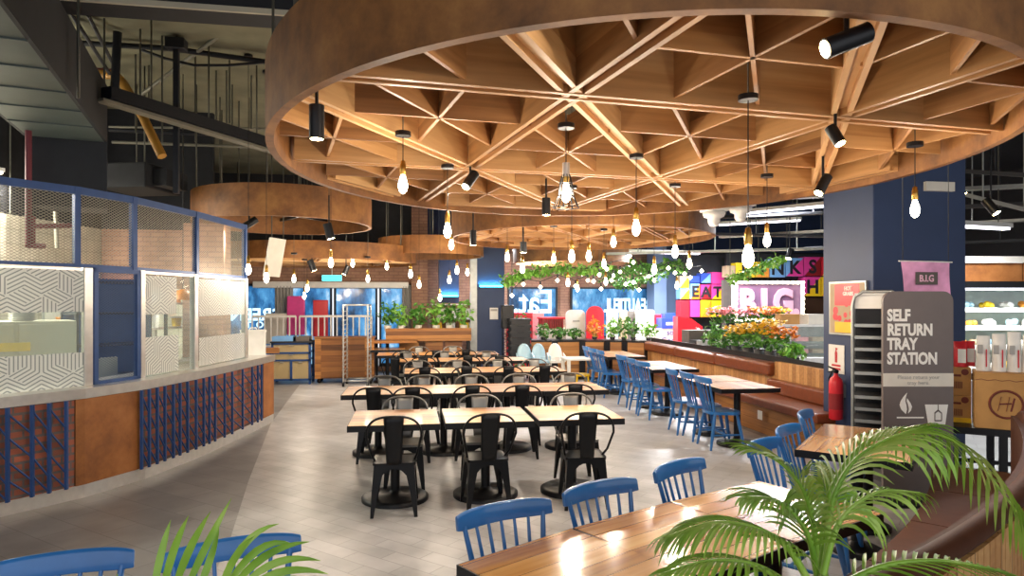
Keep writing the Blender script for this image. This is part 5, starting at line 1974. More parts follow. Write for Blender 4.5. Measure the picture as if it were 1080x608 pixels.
# high chairs
def high_chair(label, loc, mat):
    t = thing('high_chair', label, 'high chair', loc, random.uniform(-0.1, 0.1), 'baby high chairs')
    def bk(u, v):
        x = (u - 0.5) * 0.33 * math.sqrt(max(0.02, 1 - max(0, (v - 0.35) / 0.66) ** 2.6)) * (1 - 0.18 * v)
        return (x, 0.13 + 0.08 * v - 0.06 * (1 - (2 * u - 1) ** 2) + 0.06, 0.52 + 0.36 * v)
    o = MB().grid(bk, 12, 14).build('backrest', mat, t)
    md = o.modifiers.new('shell', 'SOLIDIFY')
    md.thickness = 0.015
    MB().slab(rrect(-0.17, 0.17, -0.14, 0.17, 0.07), 0.48, 0.53).build('seat', mat, t, bevel=0.015)
    m = MB()
    for s_ in (-1, 1):
        m.hexa([(s_ * 0.175, -0.12, 0.5), (s_ * 0.16, -0.12, 0.5), (s_ * 0.16, 0.15, 0.5), (s_ * 0.175, 0.15, 0.5), (s_ * 0.19, -0.1, 0.62), (s_ * 0.175, -0.1, 0.62), (s_ * 0.165, 0.17, 0.68), (s_ * 0.18, 0.17, 0.68)])
    m.build('arm', mat, t)
    MB().slab(rrect(-0.05, 0.05, -0.16, -0.1, 0.02), 0.5, 0.62).build('crotch_post', mat, t)
    for sx in (-1, 1):
        for sy in (-1, 1):
            MB().tube([(sx * 0.13, sy * 0.1, 0.49), (sx * 0.23, sy * 0.23, 0)], 0.015, 8).build('leg', 'galv', t)
    return t


for px, mt, lb in [(554, 'pale_blue', 'pale blue baby high chair nearest the middle column'), (571, 'pale_blue', 'pale blue baby high chair between the other blue and the white one'), (587, 'white', 'white baby high chair in front of the wooden planter wall')]:
    high_chair(lb, base(px, 14.0), mt)
b = base(613, 13.1)
t = thing('kids_table', 'low white square table by the bench group of blue chairs', 'table', b)
MB().box(-0.36, 0.36, -0.3, 0.3, 0.62, 0.66).build('tabletop', 'white', t, bevel=0.01)
for sx in (-1, 1):
    for sy in (-1, 1):
        MB().box(sx * 0.32 - 0.03, sx * 0.32 + 0.03, sy * 0.26 - 0.03, sy * 0.26 + 0.03, 0, 0.62).build('leg', 'white', t)
t = thing('kids_stool', 'small yellow stool tucked below the low white table', 'stool', (b.x, b.y, 0))
MB().slab(rrect(-0.15, 0.15, -0.15, 0.15, 0.05), 0.29, 0.33).build('seat', 'yellow', t, bevel=0.01)
for sx in (-1, 1):
    for sy in (-1, 1):
        MB().tube([(sx * 0.11, sy * 0.11, 0.3), (sx * 0.14, sy * 0.14, 0)], 0.02, 8).build('leg', 'yellow', t)

# planter wall at the end of the bench
pw = [(585, 14.9), (614, 14.9), (640, 14.75), (659, 14.6), (683, 14.35)]
pts = [at(a, 318, b) for a, b in pw]
pts = [(p.x, p.y) for p in pts]
pts = [(at(560, 318, 15.0).x, 15.0)] + pts
t = thing('planter_wall', 'low planter wall of golden boards with black posts and ledge behind the high chairs', 'planter', (0, 0, 0))
for i in range(len(pts) - 1):
    a, b = pts[i], pts[i + 1]
    MB().strip([a, b], 0.05, 0.86, 0.06).build('board_panel', 'slat_h', t)
    MB().box(b[0] - 0.07, b[0] + 0.07, b[1] - 0.03, b[1] + 0.1, 0, 0.9).build('post', 'black_metal', t)
MB().strip(pts, 0.86, 0.9, 0.7).build('ledge', 'black_metal', t)
MB().strip(offset(pts, 0.64), 0.0, 0.86, 0.06).build('back_board', 'slat_dark', t)
for i, (px, Yp, mt, h, lb) in enumerate([(547, 16.0, 'leaf', 0.75, 'tall leafy shrub behind the black crate stack'), (573, 15.3, 'leaf', 0.28, 'small green plant at the start of the planter ledge'), (590, 15.3, 'leaf', 0.2, 'low green plant in front of the red-topped chest'), (606, 15.25, 'leaf', 0.18, 'low green plant before the white display board'), (627, 15.2, 'petal_orange', 0.4, 'orange yellow leaved plant before the red rounded board'), (646, 15.05, 'leaf_light', 0.42, 'light green plant before the narrow white board'), (658, 14.95, 'leaf', 0.46, 'bushy green plant before the tan board'), (668, 14.9, 'leaf', 0.4, 'dark green plant before the grey board'), (684, 14.7, 'leaf_light', 0.3, 'grassy pale plant before the cream cut-out board')]):
    potted('planter_plant', lb, base(px, Yp, 0.901 if px > 565 else 0.0), 0.2, h if px > 565 else 1.5, 110, 0.1, mt, 'pot', 0.07, 0.06, 'plants on the planter wall', i + 30)


# display boards behind it
def board(label, p0, p1, Yv, ytop, mat, style='arch'):
    wd = wpx(p0, p1, Yv)
    zt = at((p0 + p1) / 2, ytop, Yv).z
    t = thing('display_board', label, 'board', base((p0 + p1) / 2, Yv))
    r = {'arch': wd * 0.48, 'round': 0.14}.get(style, 0.05)
    ol = rrect(-wd / 2, wd / 2, 0.1, zt, min(r, wd * 0.48), 8, (0, 0, 1, 1))
    MB().plate(ol, 0, 0.05).build('panel', mat, t)
    MB().box(-wd / 2, wd / 2, -0.12, 0.2, 0.0, 0.1).build('foot', 'pot', t)
    return t


board('white rounded display board left of the red rounded one', 597, 617.5, 16.3, 327, 'white', 'round')
bpl = bpy.context.scene.objects['display_board']
MB().box(-0.08, 0.1, -0.003, 0, 1.28, 1.32).build('print_bar', 'ink_grey', bpl)
board('bright red arched display board behind the planter', 618.5, 637, 16.2, 323, 'red', 'arch')
board('narrow white display board right of the red arch', 640, 652, 16.3, 326, 'white', 'sq')
board('tan narrow display board between white and grey boards', 653.5, 662, 16.4, 327, 'beige', 'sq')
board('charcoal narrow display board next to the tan one', 662.5, 670, 16.5, 328, 'grey_board', 'sq')
board('cream wide display board at the right end of the board row', 670.5, 690, 16.4, 327, 'offwhite', 'sq')
wd = wpx(571, 596, 16.4)
t = thing('freezer_chest', 'white chest with a red ribbed top behind the planter plants', 'chest', base(583.5, 16.4))
zt = at(583, 335, 16.4).z
MB().box(-wd / 2, wd / 2, 0, 0.6, 0.0, zt - 0.28).build('body', 'white', t, bevel=0.02)
m = MB()
for k in range(9):
    x = -wd / 2 + 0.03 + k * (wd - 0.06) / 9
    m.box(x, x + (wd - 0.06) / 9 - 0.012, -0.02, 0.55, zt - 0.28, zt - 0.05)
m.build('ribbed_top', 'dark_red', t)
MB().box(-wd / 2, wd / 2, -0.03, 0.6, zt - 0.05, zt).build('lid', 'red', t, bevel=0.01)
for i, (px, py, Yv, mt, lb) in enumerate([(548, 339, 17.2, 'red', 'red printed panel behind the tall shrub, near the middle column'), (560, 338, 17.3, 'petal_pink', 'pale pink printed panel beside the red printed panel')]):
    o = tag(MB().box(-0.35, 0.35, 0, 0.05, 0.0, at(px, 330, Yv).z).build('printed_display', mt, None, base(px, Yv), 0, 0.01), lb, 'panel')

# ------------------------------------------------------------------ market side: cube wall, marquee sign, flowers
Y = 17.2


def cube(px0, px1, py0, py1, mat, mat2, letter, label, Yv, lm='ink_black'):
    a, b = at(px0, py1, Yv), at(px1, py0, Yv)
    wd, ht = b.x - a.x, b.z - a.z
    t = thing('letter_cube' if letter else 'colour_cube', label, 'cube', (a.x, Yv, a.z), 0, 'coloured wall cubes')
    MB().box(0.01, wd - 0.01, 0, 0.3, 0.01, ht - 0.01).build('box', mat, t, bevel=0.006)
    if mat2:
        MB().face([(0.012, -0.004, 0.012), (wd - 0.012, -0.004, 0.012), (wd - 0.012, -0.004, ht - 0.012)]).build('diagonal_panel', mat2, t)
    if letter:
        s_ = ht * 0.95
        text(letter, s_, lm, t, (wd / 2, -0.006, ht * 0.17), align='CENTER', bold=0.015)
    return t


CB = [
    (717, 727, 291, 304, 'beige', 'yellow', '', 'tan and yellow cube at the top corner of the cube wall'),
    (727, 738.5, 291, 299, 'royal', None, '', 'dark royal blue small cube in the top row'),
    (739, 750, 288, 299, 'royal', 'sky', '', 'blue cube with lighter half in the top row of cubes'),
    (750.5, 766, 287, 300, 'pink', None, '', 'plain magenta cube in the top row of the cube wall'),
    (717, 727.5, 304, 316, 'sky', 'yellow', '', 'light blue and yellow cube left of the letter E'),
    (728, 738.5, 299, 316, 'sky', 'orange', 'E', 'blue cube carrying a dark letter E'),
    (739, 750, 300, 316, 'pink', 'dark_red', 'A', 'pink and red cube carrying a dark letter A'),
    (750.5, 766, 300, 316, 'pink', 'yellow', 'T.', 'pink and yellow cube carrying a dark letter T'),
    (728, 738.5, 316.5, 335, 'pink', None, '', 'plain pink cube below the letter E'),
    (739, 750, 316.5, 335, 'yellow', 'orange', '', 'yellow and orange cube below the letter A'),
    (750.5, 766, 316.5, 335, 'yellow', None, '', 'plain yellow cube below the letter T'),
    (717, 727.5, 316.5, 345, 'red', None, '', 'tall red cube beside the pink cube'),
]
for a, b, c, d, m1, m2, l_, lb in CB:
    cube(a, b, c, d, m1, m2, l_, lb, Y)
DB = [
    (797, 811.5, 276, 293, 'yellow', 'petal_orange', 'I', 'yellow cube carrying the letter I above the marquee sign'),
    (812, 828.5, 273, 293, 'sky', None, 'N', 'light blue cube carrying the letter N above the marquee sign'),
    (829, 847.5, 272, 292, 'sky', 'pink', 'K', 'light blue and pink cube carrying the letter K'),
    (848, 866, 271, 291.5, 'pink', 'dark_red', 'S', 'pink cube carrying the letter S beside the big column'),
    (848, 866, 292, 313, 'pink', 'yellow', 'H', 'pink and yellow cube carrying the letter H below the S'),
    (866.5, 884, 271, 291.5, 'red', 'yellow', '', 'red and yellow cube partly behind the big column'),
    (866.5, 884, 292, 313, 'yellow', 'orange', 'A', 'yellow cube partly behind the big column under the red one'),
    (776, 796.5, 277, 293, 'petal_yellow', None, 'R', 'pale yellow cube carrying the letter R behind the large pendant'),
    (766.5, 776, 280, 293, 'beige', None, '', 'tan cube at the start of the upper row of letters'),
]
for a, b, c, d, m1, m2, l_, lb in DB:
    cube(a, b, c, d, m1, m2, l_, lb, 16.6)
t = thing('timber_backing', 'plain timber wall panel below the letter cubes beside the column', 'panel', base(858, 16.7))
MB().box(-0.75, 0.75, 0, 0.1, 0, at(858, 314, 16.7).z).build('board', 'slat', t)
MB().box(-2.6, -0.75, 0.05, 0.15, 0, at(858, 296, 16.7).z).build('dark_board', 'grey_board', t)
# lit marquee sign
a, b = at(775, 338, 15.6), at(846, 298, 15.6)
t = thing('marquee_sign', 'lit marquee sign with pale pink initials inside a frame of white bulbs', 'sign', (a.x, 15.6, a.z))
wd, ht = b.x - a.x, b.z - a.z
MB().box(0, wd, 0, 0.12, 0, ht).build('back_panel', 'plum', t, bevel=0.01)
m = MB()
m.box(-0.03, wd + 0.03, -0.05, 0.12, -0.03, 0.05).box(-0.03, wd + 0.03, -0.05, 0.12, ht - 0.05, ht + 0.03).box(-0.03, 0.05, -0.05, 0.12, 0.05, ht - 0.05).box(wd - 0.05, wd + 0.03, -0.05, 0.12, 0.05, ht - 0.05)
m.build('frame', 'white', t)
bp = []
nx, nz = 14, 8
for k in range(nx):
    bp += [(0.01 + (wd - 0.02) * k / (nx - 1), 0.01), (0.01 + (wd - 0.02) * k / (nx - 1), ht - 0.01)]
for k in range(1, nz - 1):
    bp += [(0.01, 0.01 + (ht - 0.02) * k / (nz - 1)), (wd - 0.01, 0.01 + (ht - 0.02) * k / (nz - 1))]
proto_b = None
for x, z in bp:
    if proto_b is None:
        proto_b = MB().ball((0, 0, 0), 0.033, 10, 6).build('marquee_bulb', 'festoon', t, (x, -0.07, z))
    else:
        o = proto_b.copy()
        col.objects.link(o)
        o.location = (x, -0.07, z)
text('B.I.G.', 0.9, 'pale_pink', t, (wd / 2, -0.04, ht * 0.15), name='initials', ext=0.03, bold=0.045, align='CENTER', sx=0.8)
m = MB()
for x in (0.2, wd - 0.2):
    m.box(x - 0.03, x + 0.03, 0.02, 0.1, -a.z, 0)
m.build('post', 'black_metal', t)

# promotion bins left of the flowers
Yv = 16.0
b = base(708, Yv)
wd = wpx(698, 718, Yv)
t = thing('promotion_box', 'white promotion box with a blue top band beside the red panel', 'box', b)
zt = at(708, 336, Yv).z
MB().box(-wd / 2, wd / 2, 0, 0.4, 0, zt - 0.26).build('body', 'offwhite', t)
MB().box(-wd / 2, wd / 2, -0.01, 0.41, zt - 0.26, zt).build('header', 'royal', t)
MB().box(-wd * 0.3, wd * 0.25, 0.05, 0.3, zt, zt + 0.12).build('topper', 'royal', t)
text('so\nGood', 0.2, 'ink_blue', t, (-0.03, -0.004, zt - 0.42), align='CENTER')
MB().box(-0.14, 0.12, -0.013, -0.01, zt - 0.17, zt - 0.1).build('print_bar', 'ink_white', t)
b = base(728, 15.3)
t = thing('red_display', 'tall red display stand with white printed leaves next to the flower table', 'display', b)
w0 = wpx(719, 745, 15.3)
zt = at(730, 334, 15.3).z
MB().plate([(-w0 / 2, 0), (w0 / 2, 0), (w0 / 2, zt - 0.25), (w0 * 0.05, zt - 0.05), (-w0 / 2, zt)], 0, 0.3).build('body', 'red', t)
m = MB()
leaves(m, (w0 * 0.28, -0.02, 0.9), (0.2, 0.008, 0.35), 40, 0.09, 77)
m.build('printed_leaves', 'offwhite', t)
b = base(696, 16.4)
t = thing('leaflet_stand', 'small red and white leaflet stand beside the promotion box', 'stand', b)
MB().box(-0.12, 0.12, 0, 0.2, 0.0, 1.1).build('body', 'offwhite', t)
MB().box(-0.12, 0.12, -0.01, 0.2, 1.1, 1.45).build('header', 'red', t)
for k in range(3):
    MB().box(-0.09, 0.09, -0.03, 0, 0.5 + 0.2 * k, 0.64 + 0.2 * k).build('leaflet', 'dark_red' if k % 2 else 'ink_grey', t)

# pink flower counter and bouquets
t = thing('flower_stand', 'long tiered flower stand under the marquee sign', 'stand', base(785, 13.6))
MB().box(-1.1, 1.4, 0.0, 0.4, 0.0, 0.95).build('lower_tier', 'pot', t)
MB().box(-1.1, 1.4, 0.4, 0.8, 0.0, 1.15).build('upper_tier', 'grey_board', t)
MB().box(-1.1, 1.4, -0.03, 0.0, 0.85, 0.95).build('front_edge', 'steel', t)


def bouquet(label, loc, petal, r, h, nb, group, seed):
    t = thing('flower_bouquet', label, 'flowers', loc, 0, group)
    MB().lathe([(0.07, 0), (0.1, 0.16), (0.09, 0.16), (0.001, 0.14)], n=14).build('vase', 'pot', t)
    m = MB()
    leaves(m, (0, 0, 0.16 + h * 0.35), (r * 0.9, r * 0.8, h * 0.4), 60, 0.11, seed)
    m.build('foliage', 'leaf', t)
    rr = random.Random(seed)
    m = MB()
    for _ in range(nb):
        q, rad = rr.uniform(0, 2 * PI), r * math.sqrt(rr.random())
        c = Vector((rad * math.cos(q), rad * math.sin(q), 0.16 + h * (0.6 + 0.4 * rr.random()) - rad * 0.3))
        for k in range(6):
            a = 2 * PI * k / 6 + rr.random()
            d = Vector((math.cos(a), math.sin(a), rr.uniform(-0.3, 0.5))) * 0.065
            sd = Vector((-math.sin(a), math.cos(a), 0)) * 0.03
            m.face([c, c + d * 0.6 + sd, c + d, c + d * 0.6 - sd])
        m.ball(c, 0.02, 6, 4)
    m.build('blooms', petal, t)
    return t


for i, (px, Yv, z, pt, lb) in enumerate([
    (757, 13.9, 1.15, 'petal_pink', 'pink flower bouquet at the red display end of the upper tier'), (770, 13.95, 1.15, 'petal_pink', 'pink flower bouquet second on the upper tier'),
    (783, 14.0, 1.15, 'petal_pink', 'pink flower bouquet in the middle of the upper tier'), (797, 14.0, 1.15, 'petal_orange', 'peach flower bouquet right of the pinks on the upper tier'),
    (811, 14.0, 1.15, 'petal_orange', 'peach flower bouquet under the right end of the marquee sign'), (822, 14.0, 1.15, 'petal_yellow', 'yellow flower bouquet at the far right of the upper tier')]):
    bouquet(lb, base(px, Yv, z + 0.001), pt, 0.24, 0.4, 40, 'bouquets on the flower stand', i)
# planter behind the bench with shrubs and yellow flowers
for i, (px, Yv, mt, fl_, h, lb) in enumerate([
    (752, 11.6, 'leaf', None, 0.38, 'dark leafy plant in the bench planter before the red display'), (764, 11.3, 'leaf', None, 0.34, 'round leafy plant second in the bench planter'),
    (778, 11.2, 'leaf', 'petal_yellow', 0.32, 'yellow flowering plant at the start of the bench planter flowers'), (790, 10.9, 'leaf', 'petal_yellow', 0.36, 'yellow flowering plant in the middle of the bench planter'),
    (802, 10.6, 'leaf', 'petal_yellow', 0.42, 'bushy yellow flowering plant in the bench planter'), (814, 10.3, 'leaf', 'petal_yellow', 0.44, 'tall yellow flowering plant beside the glass case'),
    (826, 10.0, 'leaf', 'petal_orange', 0.36, 'orange flowering plant closest to the glass case'), (838, 9.3, 'leaf_light', None, 0.2, 'low pale plant at the column end of the bench planter')]):
    p = at(px, 318, Yv)
    x = min(max(p.x, 5.42), 5.5)
    loc = (5.45, at(px, 318, Yv).y if False else (5.46 / ((CO * (px - 540) / F + SI) / (CO - SI * (px - 540) / F))), 0.886)
    if fl_:
        bouquet(lb, loc, fl_, 0.2, h + 0.06, 40, 'plants in the bench planter', i + 50)
    else:
        potted('bench_plant', lb, loc, 0.17, h, 110, 0.1, mt, 'pot', 0.08, 0.1, 'plants in the bench planter', i + 60)

# curved glass display case
p = base(852, 10.4)
t = thing('glass_case', 'curved glass display case with pale goods beside the big column', 'display case', p, -YAW)
MB().box(-0.35, 1.0, 0, 0.8, 0, 0.85).build('base', 'steel', t, bevel=0.01)
def cg(u, v):
    q = v * PI / 2
    return (-0.35 + 1.35 * u, 0.45 - 0.45 * math.cos(q), 0.85 + 0.5 * math.sin(q))
MB().grid(cg, 1, 12).build('curved_glass', 'glass', t)
m = MB()
for x in (-0.35, 0.985):
    m.tube([(x, 0.45 - 0.45 * math.cos(v * PI / 20), 0.85 + 0.5 * math.sin(v * PI / 20)) for v in range(11)], 0.012, 6)
m.box(-0.36, 1.01, 0.4, 0.8, 1.35, 1.39)
m.build('case_frame', 'steel', t)
MB().box(-0.34, 0.99, 0.78, 0.8, 0.85, 1.35).build('back_panel', 'galv', t)
for z in (0.87, 1.08):
    MB().box(-0.33, 0.98, 0.25, 0.76, z, z + 0.015).build('shelf', 'glass', t)
mw = Matrix.Translation(p) @ Matrix.Rotation(-YAW, 4, 'Z')
for i in range(8):
    q = mw @ Vector((-0.22 + 0.3 * (i % 4), 0.5, 0.886 if i < 4 else 1.096))
    o = tag(MB().slab(rrect(-0.12, 0.12, -0.09, 0.09, 0.02), 0, 0.07).build('food_pack', ['offwhite', 'petal_pink', 'beige', 'white'][i % 4], None, q, -YAW, 0.01), '%s wrapped pack on the %s shelf of the glass case' % (['cream', 'pink', 'tan', 'white'][i % 4], 'lower' if i < 4 else 'upper'), 'pack', 'packs in the glass case')
for i, (dx, c, lb) in enumerate([(-0.1, 'carton', 'brown carton on top of the glass case, left one'), (0.35, 'offwhite', 'cream carton on top of the glass case next to the brown one')]):
    q = mw @ Vector((dx, 0.6, 1.391))
    o = tag(MB().box(-0.17, 0.17, -0.13, 0.13, 0, 0.18).build('carton', c, None, q, -YAW + 0.2 * i, 0.006), lb, 'box', 'cartons on the glass case')

# ------------------------------------------------------------------ leafy garland with festoon bulbs
GL = [[(533, 296, 15.0), (548, 289, 15.0), (566, 285, 15.0), (590, 281, 15.2), (615, 284, 15.2), (640, 280, 15)],
      [(636, 281, 15.4), (652, 289, 15.4), (672, 279, 15.2), (690, 285, 15), (708, 277, 14.8), (722, 282, 14.6)],
      [(770, 292, 14.2), (784, 288, 14), (800, 281, 13.8), (815, 274, 13.5), (830, 270, 13.2)],
      [(640, 291, 16.2), (660, 299, 16.2), (676, 293, 16.0), (700, 287, 15.8)]]
glb = ['leafy green garland strung from the middle column across the fascia', 'leafy green garland drooping above the mirrored window lettering', 'fresh green garland reaching towards the letter cubes', 'lower second strand of leaves before the fascia']
rr = random.Random(3)
for gi, (pl_, lb) in enumerate(zip(GL, glb)):
    pp = [cw(*a) for a in pl_]
    t = thing('leaf_garland', lb, 'garland', (0, 0, 0), 0, 'leafy garlands')
    MB().tube(pp, 0.012, 6).build('wire', 'pipe_dark', t)
    m = MB()
    for a, b in zip(pp, pp[1:]):
        for k in range(5):
            c = a.lerp(b, k / 5)
            leaves(m, (c.x, c.y, c.z - 0.03), (0.2, 0.16, 0.1 + 0.09 * rr.random()) if gi != 2 else (0.12, 0.1, 0.09), 24 if gi != 2 else 14, 0.12, gi * 100 + k, 0.5)
    m.build('foliage', 'leaf_light' if gi in (0, 2) else 'leaf', t)
    m = MB()
    for a in (pp[0], pp[len(pp) // 2], pp[-1]):
        m.cyl(a, (a.x, a.y, 4.85 if a.x > 4.7 else 4.98), 0.006, n=5)
    m.build('hanger', 'rod', t)
FS = [[(540, 312), (552, 300), (570, 303), (588, 296), (607, 302), (620, 296)], [(626, 297), (634, 305), (647, 291), (660, 300), (674, 306), (690, 296)], [(640, 284), (668, 277), (684, 292), (705, 283), (722, 289), (740, 286)], [(632, 290), (645, 296), (654, 287), (668, 298), (712, 288), (728, 293)]]
fb_ = None
for i, f in enumerate(FS):
    pp = [cw(a, b, 14.2 + 0.3 * (k % 3)) for k, (a, b) in enumerate(f)]
    t = thing('festoon_string', 'string of small round white bulbs %s' % ['starting beside the middle column under the garland', 'dropping low before the brown fascia', 'looping high across the mirrored lettering', 'mixed into the drooping garland leaves'][i], 'string lights', (0, 0, 0), 0, 'festoon strings')
    MB().tube([p + Vector((0, 0, 0.12)) for p in pp], 0.008, 5).build('cable', 'pipe_dark', t)
    MB().cyl(pp[0] + Vector((0, 0, 0.12)), (pp[0].x, pp[0].y, 4.98 if pp[0].x < 4.7 else 4.85), 0.006, n=5).build('hanger', 'rod', t)
    for p in pp:
        MB().cyl((0, 0, 0.04), (0, 0, 0.13), 0.018, n=8).build('socket', 'pipe_dark', t, p)
        MB().ball((0, 0, 0), 0.038, 10, 7).build('bulb', 'festoon', t, p)


# ------------------------------------------------------------------ on and beside the big column
RF = (PI / 2, 0, -PI / 2)       # lettering that faces the room from the column's side (-x)


def side_panel(name, label, cat, Yc, z0, z1, wd, th, mat, part):
    """flat thing on the column's side face, local x runs towards the camera"""
    t = thing(name, label, cat, (4.898, Yc, z0), -PI / 2)
    MB().box(-wd / 2, wd / 2, -th, 0, 0, z1 - z0).build(part, mat, t)
    return t


def ycol(px):
    k = (px - 540) / F
    return 4.9 * (CO - k * SI) / (k * CO + SI)


ya, yb = ycol(877), ycol(916)
Yc, wd = (ya + yb) / 2, ya - yb
zc_ = 4.9 / ((896 - 540) / F * CO + SI)
z1, z0 = EYE + (318 - 297) * zc_ / F, EYE + (318 - 354) * zc_ / F
t = side_panel('framed_poster', 'framed red poster of fruit on the near column above the extinguisher sign', 'poster', Yc, z0, z1, wd, 0.03, 'galv', 'frame')
H_ = z1 - z0
MB().box(-wd / 2 + 0.02, wd / 2 - 0.02, -0.033, -0.03, 0.02, H_ - 0.02).build('print', 'beige', t)
MB().box(-wd / 2 + 0.11, wd / 2 - 0.1, -0.034, -0.033, H_ * 0.55, H_ - 0.03).build('red_heading', 'red', t)
m = MB()
rr = random.Random(9)
for k in range(16):
    x, z = rr.uniform(-wd / 2 + 0.07, wd / 2 - 0.07), rr.uniform(0.14, H_ * 0.62)
    r = rr.uniform(0.03, 0.05)
    m.face([(x + r * math.cos(q * PI / 5), -0.0345 - 0.0001 * k, z + r * math.sin(q * PI / 5)) for q in range(10)])
m.build('fruit_print', 'red', t)
MB().face([(-wd / 2 + 0.12, -0.0375, 0.03), (wd / 2 - 0.03, -0.0375, 0.03), (wd / 2 - 0.03, -0.0375, 0.15), (-wd / 2 + 0.12, -0.0375, 0.15)]).build('yellow_label', 'yellow', t)
text('HOT\nGRABS', 0.06, 'ink_white', t, (0.03, -0.036, H_ - 0.1), align='CENTER', bold=0.002)
ya, yb = ycol(874.5), ycol(891)
zc_ = 4.9 / ((883 - 540) / F * CO + SI)
z1, z0 = EYE + (318 - 364) * zc_ / F, EYE + (318 - 394) * zc_ / F
t = side_panel('extinguisher_sign', 'white sign with a red extinguisher picture on the near column', 'sign', (ya + yb) / 2, z0, z1, ya - yb, 0.006, 'white', 'plate')
H_ = z1 - z0
MB().plate([(-0.02, H_ * 0.38), (0.02, H_ * 0.38), (0.022, H_ * 0.72), (0.008, H_ * 0.8), (0.03, H_ * 0.88), (-0.01, H_ * 0.9), (-0.008, H_ * 0.8), (-0.022, H_ * 0.72)], -0.009, -0.006).build('pictogram', 'ink_red', t)
for k in range(2):
    MB().box(-0.08, 0.08, -0.009, -0.006, H_ * (0.24 - 0.12 * k), H_ * (0.31 - 0.12 * k)).build('print_line', 'ink_red', t)
Ye = ycol(890)
zc_ = 4.8 / ((890 - 540) / F * CO + SI)
zb_ = EYE + (318 - 445) * zc_ / F
t = thing('fire_extinguisher', 'red fire extinguisher hanging on the near column beside the tray rack', 'fire extinguisher', (4.80, Ye, zb_), -PI / 2)
MB().lathe([(0.06, 0), (0.075, 0.012), (0.076, 0.42), (0.06, 0.47), (0.025, 0.5), (0.022, 0.53)], n=22).build('cylinder', 'red', t)
MB().lathe([(0.0775, 0.12), (0.0775, 0.3)], n=22).build('label_band', 'dark_red', t)
m = MB().box(-0.02, 0.02, -0.02, 0.02, 0.53, 0.57)
m.beam((0, 0, 0.57), (0.0, -0.1, 0.61), 0.025, 0.014).beam((0, 0, 0.55), (0, -0.1, 0.55), 0.025, 0.012)
m.build('valve', 'black_metal', t)
MB().tube([(0.0, 0.03, 0.55), (-0.08, 0.02, 0.56), (-0.125, 0, 0.46), (-0.115, 0, 0.2), (-0.09, 0, 0.12)], 0.011, 7).build('hose', 'black_metal', t)
MB().box(-0.04, 0.04, 0.07, 0.1, 0.25, 0.4).build('wall_bracket', 'galv', t)
sbox('trim_1', 'offwhite', 5.5, 5.85, 6.44, 6.48, 3.0, 3.1)

# ------------------------------------------------------------------ tray return sign and rack
ZS = 5.9
p0, p1 = cw(931.5, 318, ZS), cw(1005.5, 318, ZS)
wd = (p1 - p0).length
t = thing('return_sign', 'tall charcoal sign board with rounded top reading self return tray station', 'sign', (p0.x, p0.y, 0), -YAW)
TOP = EYE + (318 - 307.5) * ZS / F
MB().plate(rrect(0, wd, 0.03, TOP, 0.09, 7, (0, 0, 1, 1)), 0, 0.03).build('board', 'sign_grey', t)


def zz(py):
    return EYE - (py - 318) * ZS / F


for s_, py in (('SELF', 338.5), ('RETURN', 353.7), ('TRAY', 368.7), ('STATION', 384)):
    text(s_, 0.142, 'ink_white', t, (0.035, -0.002, zz(py)), bold=0.006, sx=0.75, ext=0.001)
MB().box(0, wd, -0.003, 0, zz(408), zz(394)).build('white_band', 'offwhite', t)
text('Please return your\ntray here.', 0.05, 'ink_grey', t, (wd / 2, -0.005, zz(400)), align='CENTER', ext=0.001)
fl_ = [(0.0, 0.0), (0.01, 0.04), (0.005, 0.08), (-0.005, 0.115), (0.0, 0.15), (0.012, 0.19), (-0.02, 0.155), (-0.045, 0.115), (-0.055, 0.08), (-0.04, 0.04)]
MB().plate([(0.2 + x, zz(437) + z) for x, z in [(0.02, 0.005), (0.045, 0.03), (0.055, 0.065), (0.04, 0.1), (0.012, 0.14), (0.008, 0.115), (0.02, 0.085), (0.028, 0.045)]], -0.003, 0).build('flame_icon', 'ink_white', t)
MB().plate([(0.2 + x, zz(437) + z) for x, z in fl_], -0.003, 0).build('flame_icon', 'ink_white', t)
MB().box(0.12, 0.36, -0.003, 0, zz(441.5), zz(440)).build('plate_icon', 'ink_white', t)
MB().plate([(0.40, zz(448)), (0.55, zz(448)), (0.575, zz(427)), (0.37, zz(427))], -0.003, 0).build('cup_icon', 'ink_white', t)
m = MB()
tag_ = [(0.455, zz(444)), (0.515, zz(444)), (0.515, zz(436)), (0.485, zz(433)), (0.455, zz(436)), (0.455, zz(444))]
for a, b in zip(tag_, tag_[1:]):
    m.beam((a[0], -0.004, a[1]), (b[0], -0.004, b[1]), 0.004, 0.012)
m.beam((0.485, -0.004, zz(433)), (0.485, -0.004, zz(427)), 0.004, 0.008)
m.build('tag_icon', 'sign_grey', t)
MB().box(-0.03, wd + 0.03, -0.15, 0.2, 0, 0.03).build('foot', 'black_metal', t)
# rack behind it
ZR = 6.32
p0 = cw(897.5, 318, ZR)
wd = 0.44
t = thing('tray_rack', 'steel tray rack with rounded top standing behind the charcoal sign', 'rack', (p0.x, p0.y, 0), -YAW - 0.5)
TOP = EYE + (318 - 308) * ZR / F
for y in (0, 0.5):
    pts = [(0.015, y, 0.1), (0.015, y, TOP - 0.12), (0.03, y, TOP - 0.05), (0.1, y, TOP), (wd - 0.1, y, TOP), (wd - 0.03, y, TOP - 0.05), (wd - 0.015, y, TOP - 0.12), (wd - 0.015, y, 0.1)]
    MB().tube(pts, 0.015, 8).build('frame', 'galv', t)
MB().box(0.03, wd - 0.03, 0.49, 0.5, 0.1, TOP - 0.02).build('back_panel', 'duct_dark', t)  # dark panel added to give the slots the look of shade
MB().box(0.03, wd - 0.03, 0.0, 0.5, TOP - 0.03, TOP - 0.015).build('top_panel', 'white', t)
MB().box(0.03, wd - 0.03, 0.02, 0.03, TOP - 0.16, TOP - 0.03).build('head_panel', 'white', t)
